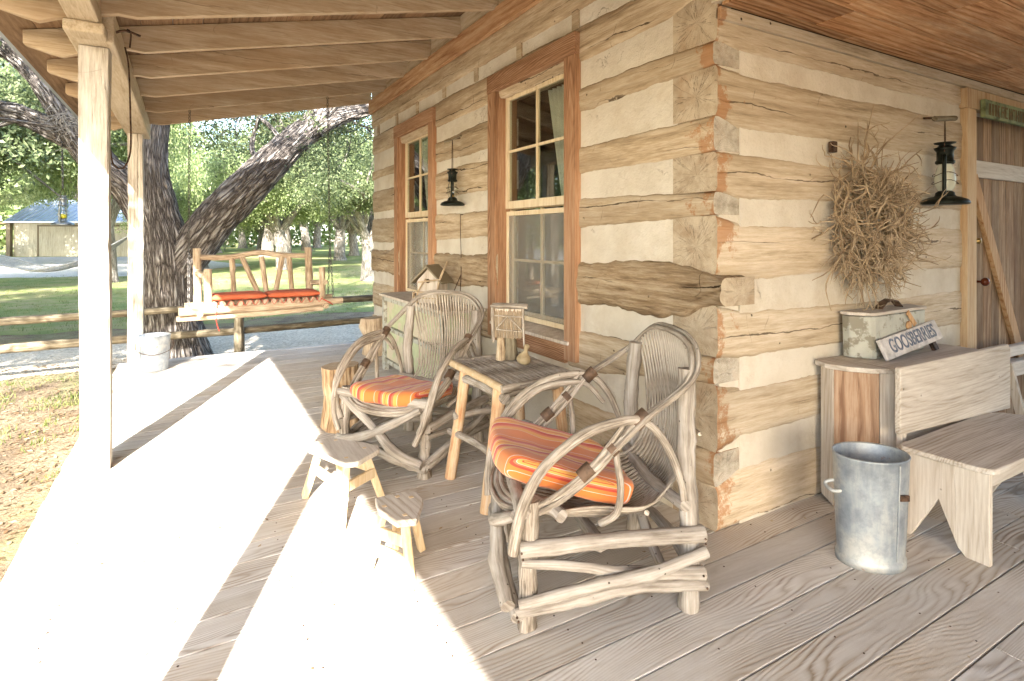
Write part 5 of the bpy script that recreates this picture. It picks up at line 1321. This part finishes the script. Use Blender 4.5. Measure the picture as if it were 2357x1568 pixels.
for s_, d, L, r0 in (((-4.7, 8.6, 4.3), (-1, .2, .4), 2.6, .07), ((-5.4, 9.2, 4.8), (-.6, .6, .5), 2.4, .06), ((-5.8, 9.8, 3.7), (-1, .3, -.1), 2.6, .05), ((-4.2, 8.6, 3.1), (-.6, .6, -.3), 2.0, .04), ((-3.8, 8.2, 3.4), (-.2, 1, .5), 2.4, .05), ((1.9, 7.8, 4.3), (1, .2, .3), 2.6, .05), ((.8, 8.2, 5.4), (.4, .5, .7), 2.6, .05), ((-2.0, 8.0, 5.2), (.1, .4, 1), 2.6, .07), ((-2.5, 7.8, 3.2), (-.3, 1, .5), 2.6, .05), ((-1.2, 7.4, 2.5), (.1, 1, .6), 2.4, .05), ((-.3, 7.5, 3.3), (-.5, .9, .5), 2.4, .05), ((-3.5, 8, 2.9), (-1, -.1, .1), 2.0, .035), ((-2.2, 7.9, 4.4), (-.9, .6, .4), 2.4, .05), ((.6, 7.7, 3.65), (.5, .8, .1), 2.2, .045)):
    ends += branchlets(m, s_, d, L, r0, 2)
m.tube([(-2.2, 7.9, 4.6), (-2.6, 6.2, 5.3), (-3.4, 4.0, 5.5), (-4.4, 1.2, 5.3), (-5.4, -2.0, 5.1), (-6.3, -4.0, 5.0)], [.12, .11, .09, .07, .045, .02], 10, .2, .1, 3)  # unseen limb over the roof, added to carry leaf clumps for dappled shade
m.tube([(-2.0, 7.9, 5.0), (-1.2, 6.2, 5.4), (-.8, 4.6, 5.3), (-.2, 3.4, 5.4)], [.08, .07, .05, .02], 9, .2, .1, 3)
over = []  # unseen sprays above the roof, added to dapple the oak's limb and trunk
for s_, d in (((-.2, 7.7, 3.8), (-.7, .8, .5)), ((.3, 7.8, 4.4), (-.4, 1, .1)), ((-.9, 7.4, 2.85), (-.6, 1, .8)), ((-2.5, 7.8, 3.8), (.5, 1, .2)), ((.1, 7.7, 3.45), (.2, 1, .3)), ((-2.4, 7.9, 4.2), (1, .7, -.05)), ((-4.2, 8.4, 3.9), (-.8, .2, .2)), ((-5, 9, 4.5), (-.6, -.5, .0)), ((-5.2, 9.4, 3.4), (-1, .0, -.3))):
    ends += branchlets(m, s_, d, 2.2, .04, 2)
for s_ in ((-2.6, 6.2, 5.3), (-3.4, 4.0, 5.5), (-4.0, 2.4, 5.4), (-4.4, 1.2, 5.3), (-1.2, 6.2, 5.4), (-.8, 4.6, 5.3), (-1.6, 5.2, 5.35), (-4.8, .0, 5.2), (-3.0, 5.0, 5.4)):
    over += branchlets(m, s_, (rs.gauss(0, 1), rs.gauss(-.3, .7), rs.uniform(-.15, .3)), 1.7, .03, 1)
m.build("branches", M['oakbark'], oak, smooth=True)
def outofroof(p): return not (p[0] > -3.5 and p[1] < 6.9)
cl = [(tuple(e), rs.uniform(.4, .62)) for e in ends if outofroof(e)]
ov = [(tuple(e), rs.uniform(.32, .5)) for e in over]
ov += [((-5.5, -2.7, 5.0), .4), ((-5.9, -2.3, 5.1), .4), ((-5.15, -3.2, 5.0), .3), ((-5.9, -2.9, 5.1), .42), ((-6.4, -3.3, 5.0), .35), ((-5.6, -2.2, 5.2), .35), ((-6.1, -2.3, 5.1), .4)]  # unseen clumps toward the sun, added for leaf shadows around pail and post
v = np.concatenate([leafcloud(cl, 560, .034, 3), leafcloud(ov, 1700, .034, 8)])
v4 = v.reshape(-1, 4, 3); ok = ~((v4[:, 0, 0] > -3.4) & (v4[:, 0, 1] < 6.4) & (v4[:, 0, 2] < 4.2)); 
cr = trimesh("crown", v4[ok].reshape(-1, 3), 4, M['leaf'], oak)
print("oak leaves", ok.sum())
m = MB()   # bare grey tuft of dead twigs on the upper left limb
rs = random.Random(77)
for k in range(90):
    a = Vector((-3.55 + rs.gauss(0, .12), 7.72 + rs.gauss(0, .06), 2.95 + rs.gauss(0, .14))); p = a; pts = [a]
    d = Vector((rs.gauss(-.2, 1), rs.gauss(-.7, .4), rs.gauss(0, .8))).normalized()
    for i in range(4): d = (d + Vector((rs.gauss(0, .4), rs.gauss(0, .4), rs.gauss(0, .4)))).normalized(); p = p + d * .075; pts.append(p)
    m.tube(pts, [.004, .0035, .003, .002, .0015], 4, .1)
m.build("dead_twigs", M['palebark'], oak)

# background trees: three kinds of crown, copied
def make_tree(label, seed, H, spread, fork, tr, leafmat, barkmat, lsize, per, group, lean=0., base=3.4):
    rs_ = random.Random(seed); t = thing("oak_tree", label, "tree", (0, 0, 0), 0, group)
    m = MB(); tips = []
    m.tube([(0, 0, -.15), (.02, 0, .3), (lean * .4, .0, fork * .6), (lean, .05, fork)], [tr * 1.5, tr * 1.05, tr * .92, tr * .85], 14, .2, .12, 2)
    for k in range(6):
        a = k * 1.047 + rs_.uniform(-.4, .4); L = spread * rs_.uniform(.65, 1.0); zt = H * rs_.uniform(.5, .85)
        p0 = Vector((lean, .05, fork * .93)); p1 = p0 + Vector((math.cos(a) * L * .35, math.sin(a) * L * .35, (zt - fork) * .55)); p2 = p0 + Vector((math.cos(a + .3) * L * .7, math.sin(a + .3) * L * .7, (zt - fork) * .75)); p3 = p0 + Vector((math.cos(a) * L, math.sin(a) * L, zt - fork))
        m.tube([p0, p1, p2, p3], [tr * .55, tr * .4, tr * .28, tr * .1], 9, .25, .12, 2, seed=k)
        tips += [p1, p2, p3, (p1 + p2) / 2, (p2 + p3) / 2]
        for _ in range(3):
            q = p2 + Vector((rs_.gauss(0, 1), rs_.gauss(0, 1), rs_.gauss(.4, .7))) * spread * .25; m.tube([p1.lerp(p2, rs_.random()), q], [tr * .2, tr * .06], 6, .4, .1, smooth=False); tips.append(q)
    m.build("trunk", barkmat, t, smooth=True)
    cl = [(tuple(q + Vector((rs_.gauss(0, .5), rs_.gauss(0, .5), rs_.gauss(.2, .4)))), rs_.uniform(.8, 1.35) * spread / 5) for q in tips for _ in range(2)]
    for _ in range(26):
        a = rs_.random() * 6.28; rr = math.sqrt(rs_.random()) * spread * 1.05
        cl.append(((math.cos(a) * rr + lean, math.sin(a) * rr, fork + (H - fork) * (.2 + .75 * rs_.random() * (1 - .4 * (rr / spread) ** 2))), rs_.uniform(.7, 1.2) * spread / 5))
    v = leafcloud(cl, per, lsize, seed); v4 = v.reshape(-1, 4, 3); rr_ = np.hypot(v4[:, 0, 0], v4[:, 0, 1])
    low_ = base + .9 * np.sin(v4[:, 0, 0] * 1.3 + seed) * np.cos(v4[:, 0, 1] * 1.1) - .5 * (rr_ / spread) ** 2
    v4 = v4[v4[:, 0, 2] > low_]; trimesh("crown", v4.reshape(-1, 3), 4, leafmat, t); return t
GRP = "live oaks on the lawn"
TA = make_tree("live oak with a forked pale trunk, far out on the lawn at the right of the swing", 1, 8.5, 5.5, 2.1, .36, M['leaf'], M['palebark'], .068, 560, GRP)
TB = make_tree("tall bright green oak standing on the lawn, seen past the right chain of the swing", 2, 9.5, 5.2, 2.6, .42, M['leafb'], M['palebark'], .072, 540, GRP, .3)
TC = make_tree("low spreading oak", 3, 7.0, 6.0, 1.7, .34, M['leafb'], M['palebark'], .068, 560, GRP, -.3, 3.0)
spots = [
 (TB, 3.93, 52.3, 1.25, 0, "stout grey oak on the lawn, left of the pair behind the swing"),
 (TA, 5.36, 51.4, 1.25, 1, "second grey trunked oak of the pair behind the swing's back rail"),
 (TC, 6.23, 79.8, 1.4, 2, "far oak at the lawn's back edge, between the two grey trunks"),
 (TB, 10.5, 71.0, 1.3, 3, "far white trunked oak just right of the grey pair, at the lawn's back edge"),
 (TA, 7.6, 40.8, 1.1, 4, "white forked oak on the lawn seen right of the swing's right chain"),
 (TC, 11.1, 50.5, 1.2, 5, "slimmer pale oak on the lawn behind the white forked oak"),
 (TA, 4.1, 20.6, .8, 2.2, "leaning pale oak close to the cabin's far corner"),
 (TB, 8.2, 34.5, 1.0, 3.1, "oak on the lawn hidden mostly behind the leaning pale oak"),
 (TC, -4.7, 24.6, .95, 1.2, "slender pale oak in front of the shed, between the two porch posts"),
 (TC, -14.4, 38.5, 1.5, 4.0, "oak overhanging the shed roof at the far left"),
 (TA, -9.5, 22.5, 1.05, .6, "oak on the left lawn whose crown fills the view above the shed"),
 (TB, -20.0, 66.0, 1.3, 1.0, "tall oak behind the left end of the shed"),
 (TC, -6.0, 75.0, 1.5, 2.0, "bright oak rising behind the right end of the shed"),
 (TB, 0.4, 66.0, 1.2, 3.3, "bright oak far behind the fork of the big live oak"),
 (TA, -11.5, 74.0, 1.4, 4.4, "tall oak rising over the middle of the shed roof"),
 (TC, 5.0, 92.0, 1.6, 5.1, "distant oak closing the view above the swing's middle"),
 (TB, 17.5, 60.0, 1.3, 3.9, "oak on the right lawn half hidden by the cabin wall"),
 (TA, 15.0, 88.0, 1.6, 3.9, "distant oak closing the view right of the swing"),
 (TC, -1.5, 34.0, .85, 3.9, "bright oak on the lawn behind the trunk of the big live oak"),
 (TB, 2.2, 30.0, .8, 2.4, "bright oak on the lawn seen under the live oak's right limb"),
 (TB, -7.9, 47.5, 1.45, 1.7, "oak shading the right half of the shed, behind the nearer porch post"),
 (TA, -18.5, 53.0, 1.35, 2.9, "oak in front of the shed's left end"),
 (TA, -14.5, 14.5, 1.1, 2.4, "oak at the far left edge of the yard"),
]
first = {}
for (src, x, y, s, rz_, lab) in spots:
    if id(src) not in first: o = src; first[id(src)] = 1
    else: o = copy_tree(src)
    o.location = (x, y, GZ); o.rotation_euler = (0, 0, rz_); o.scale = (s, s, s) if x != -4.7 else (.55, .55, 1.25); o["label"] = lab
# shade trees left of and behind the porch
for (src, x, y, s, rz_, lab) in ((TA, -7.9, 3.1, .86, 1.1, "oak in the side yard left of the porch, outside the picture"), (TC, -14.5, 2.0, .95, .2, "oak further out in the side yard, outside the picture"), (TB, -9.5, 9.5, .7, 2.0, "oak at the left end of the gravel path")):
    o = copy_tree(src); o.location = (x, y, GZ); o.rotation_euler = (0, 0, rz_); o.scale = (s, s, s) if x != -7.9 else (.80, .80, 1.05); o["label"] = lab
# far wood
rsn = np.random.RandomState(4); n = 52000
ang = rsn.rand(n) * 2.4 - .75; dist = 98 + rsn.rand(n) * 14; z = GZ + rsn.rand(n) ** .8 * (10 + 3 * np.sin(ang * 9))
p = np.stack([np.sin(ang) * dist, np.cos(ang) * dist, z], 1); a = rsn.randn(n, 3); a /= np.linalg.norm(a, axis=1)[:, None]; b = np.cross(a, rsn.randn(n, 3)); b /= np.linalg.norm(b, axis=1)[:, None]
s = .5 * (.6 + .8 * rsn.rand(n))[:, None]
tag(trimesh("far_wood", np.stack([p - a * s, p + b * s * .6, p + a * s, p - b * s * .6], 1).reshape(-1, 3), 4, M['leafb']), kind='stuff')
# shrubs
def shrub(label, x, y, r0, mat, seed):
    rs_ = random.Random(seed); cl = [((rs_.gauss(0, r0 * .5), rs_.gauss(0, r0 * .5), r0 * (.4 + .5 * rs_.random())), r0 * .55) for _ in range(9)]
    t = thing("shrub", label, "shrub", (x, y, GZ)); v = leafcloud(cl, 900 / max(.3, r0), .05, seed); v[:, 2] = np.maximum(v[:, 2], .01); trimesh("foliage", v, 4, mat, t)
    m = MB()
    for k in range(5): m.tube([(0, 0, 0), (rs_.gauss(0, .3) * r0, rs_.gauss(0, .3) * r0, r0 * .9)], [.03, .01], 6, .2, .1, smooth=False)
    m.build("stems", M['palebark'], t); return t
shrub("dark green bush at the left end of the shed", -17.0, 60.0, 1.3, M['leafb'], 5)
shrub("bright green bush on the lawn's back edge, left of the grey trunks", 1.6, 72.0, 2.4, M['leafb'], 6)

# ------------------------------------------------------------------ shed
ang = math.atan2(57.9 - 63.4, -5.9 + 15.5)
t = thing("shed", "low tan shed with a bluish metal roof across the gravel drive", "shed", (-15.5, 63.4, GZ), ang)
shw = wood("shed_wall_wood", (.22, .2, .14), (.4, .37, .28), (.48, .45, .35), 'Z', 4, .2, .2, .004, vary=.05)
m = MB(); m.box(0, 13.5, 0, 5.5, 0, 3.1); m.build("wall", shw, t)
m = MB()
m.add([(-.5, -.5, 2.98), (14, -.5, 2.98), (14, 3.2, 5.1), (-.5, 3.2, 5.1), (-.5, -.5, 3.08), (14, -.5, 3.08), (14, 3.2, 5.2), (-.5, 3.2, 5.2)], [(0, 3, 2, 1), (4, 5, 6, 7), (0, 1, 5, 4), (1, 2, 6, 5), (2, 3, 7, 6), (3, 0, 4, 7)])
for k in range(30):
    x = -.4 + k * .49; m.beam((x, -.5, 3.1), (x, 3.2, 5.22), .04, .05)
m.add([(-.5, 3.2, 5.1), (14, 3.2, 5.1), (14, 6.4, 3.2), (-.5, 6.4, 3.2), (-.5, 3.2, 5.2), (14, 3.2, 5.2), (14, 6.4, 3.3), (-.5, 6.4, 3.3)], [(0, 3, 2, 1), (4, 5, 6, 7), (0, 1, 5, 4), (1, 2, 6, 5), (2, 3, 7, 6), (3, 0, 4, 7)])
m.build("roof", plain("shed_roof_metal", (.5, .56, .66), .35, .7, 2, .1), t)
m = MB(); m.box(-.42, -.05, -.3, 0, 0, 2.95); m.build("post", M['rail'], t)
m = MB()
for x in (2.1, 6.2, 10.2): m.box(x, x + .14, -.03, .0, 0, 2.75)
m.box(2.1, 10.3, -.035, 0, 2.65, 2.8); m.build("door_trim", M['rail'], t)
m = MB(); m.box(-5, -.5, -.2, 4, 2.9, 3.05); m.box(-4.8, -4.6, 0, .2, 0, 2.9); m.build("lean_to", M['stoolleg'], t)

# ------------------------------------------------------------------ hammock
t = thing("rope_hammock", "white rope hammock sagging between trees on the left lawn", "hammock", (0, 0, 0))
m = MB()
base = [Vector(p) for p in ((-6.9, 13.7, 1.75), (-5.9, 13.0, 1.15), (-5.33, 12.64, .93), (-4.9, 12.38, .78), (-4.52, 12.17, .72), (-4.16, 11.97, .80), (-3.75, 11.75, .97), (-3.1, 11.35, 1.45))]
for k in range(11):
    u = (k - 5) / 5.; off = Vector((.42, .72, 0)) * .42 * u
    pts = [p + off * math.sin(math.pi * min(1, max(0, i / 7.))) ** .6 + Vector((0, 0, .05 * u * u * math.sin(math.pi * i / 7.))) for i, p in enumerate(base)]
    m.tube(pts, .009 if abs(k - 5) < 5 else .014, 5, .12)
m.build("rope_bed", M['cord'], t, smooth=True)
m = MB(); m.tube([(-6.9, 13.7, 1.75), (-9.0, 15.0, 2.6)], .012, 5, .3); m.tube([(-3.1, 11.35, 1.45), (-2.7, 8.1, 1.9)], .012, 5, .3); m.build("hanging_rope", M['cord'], t)
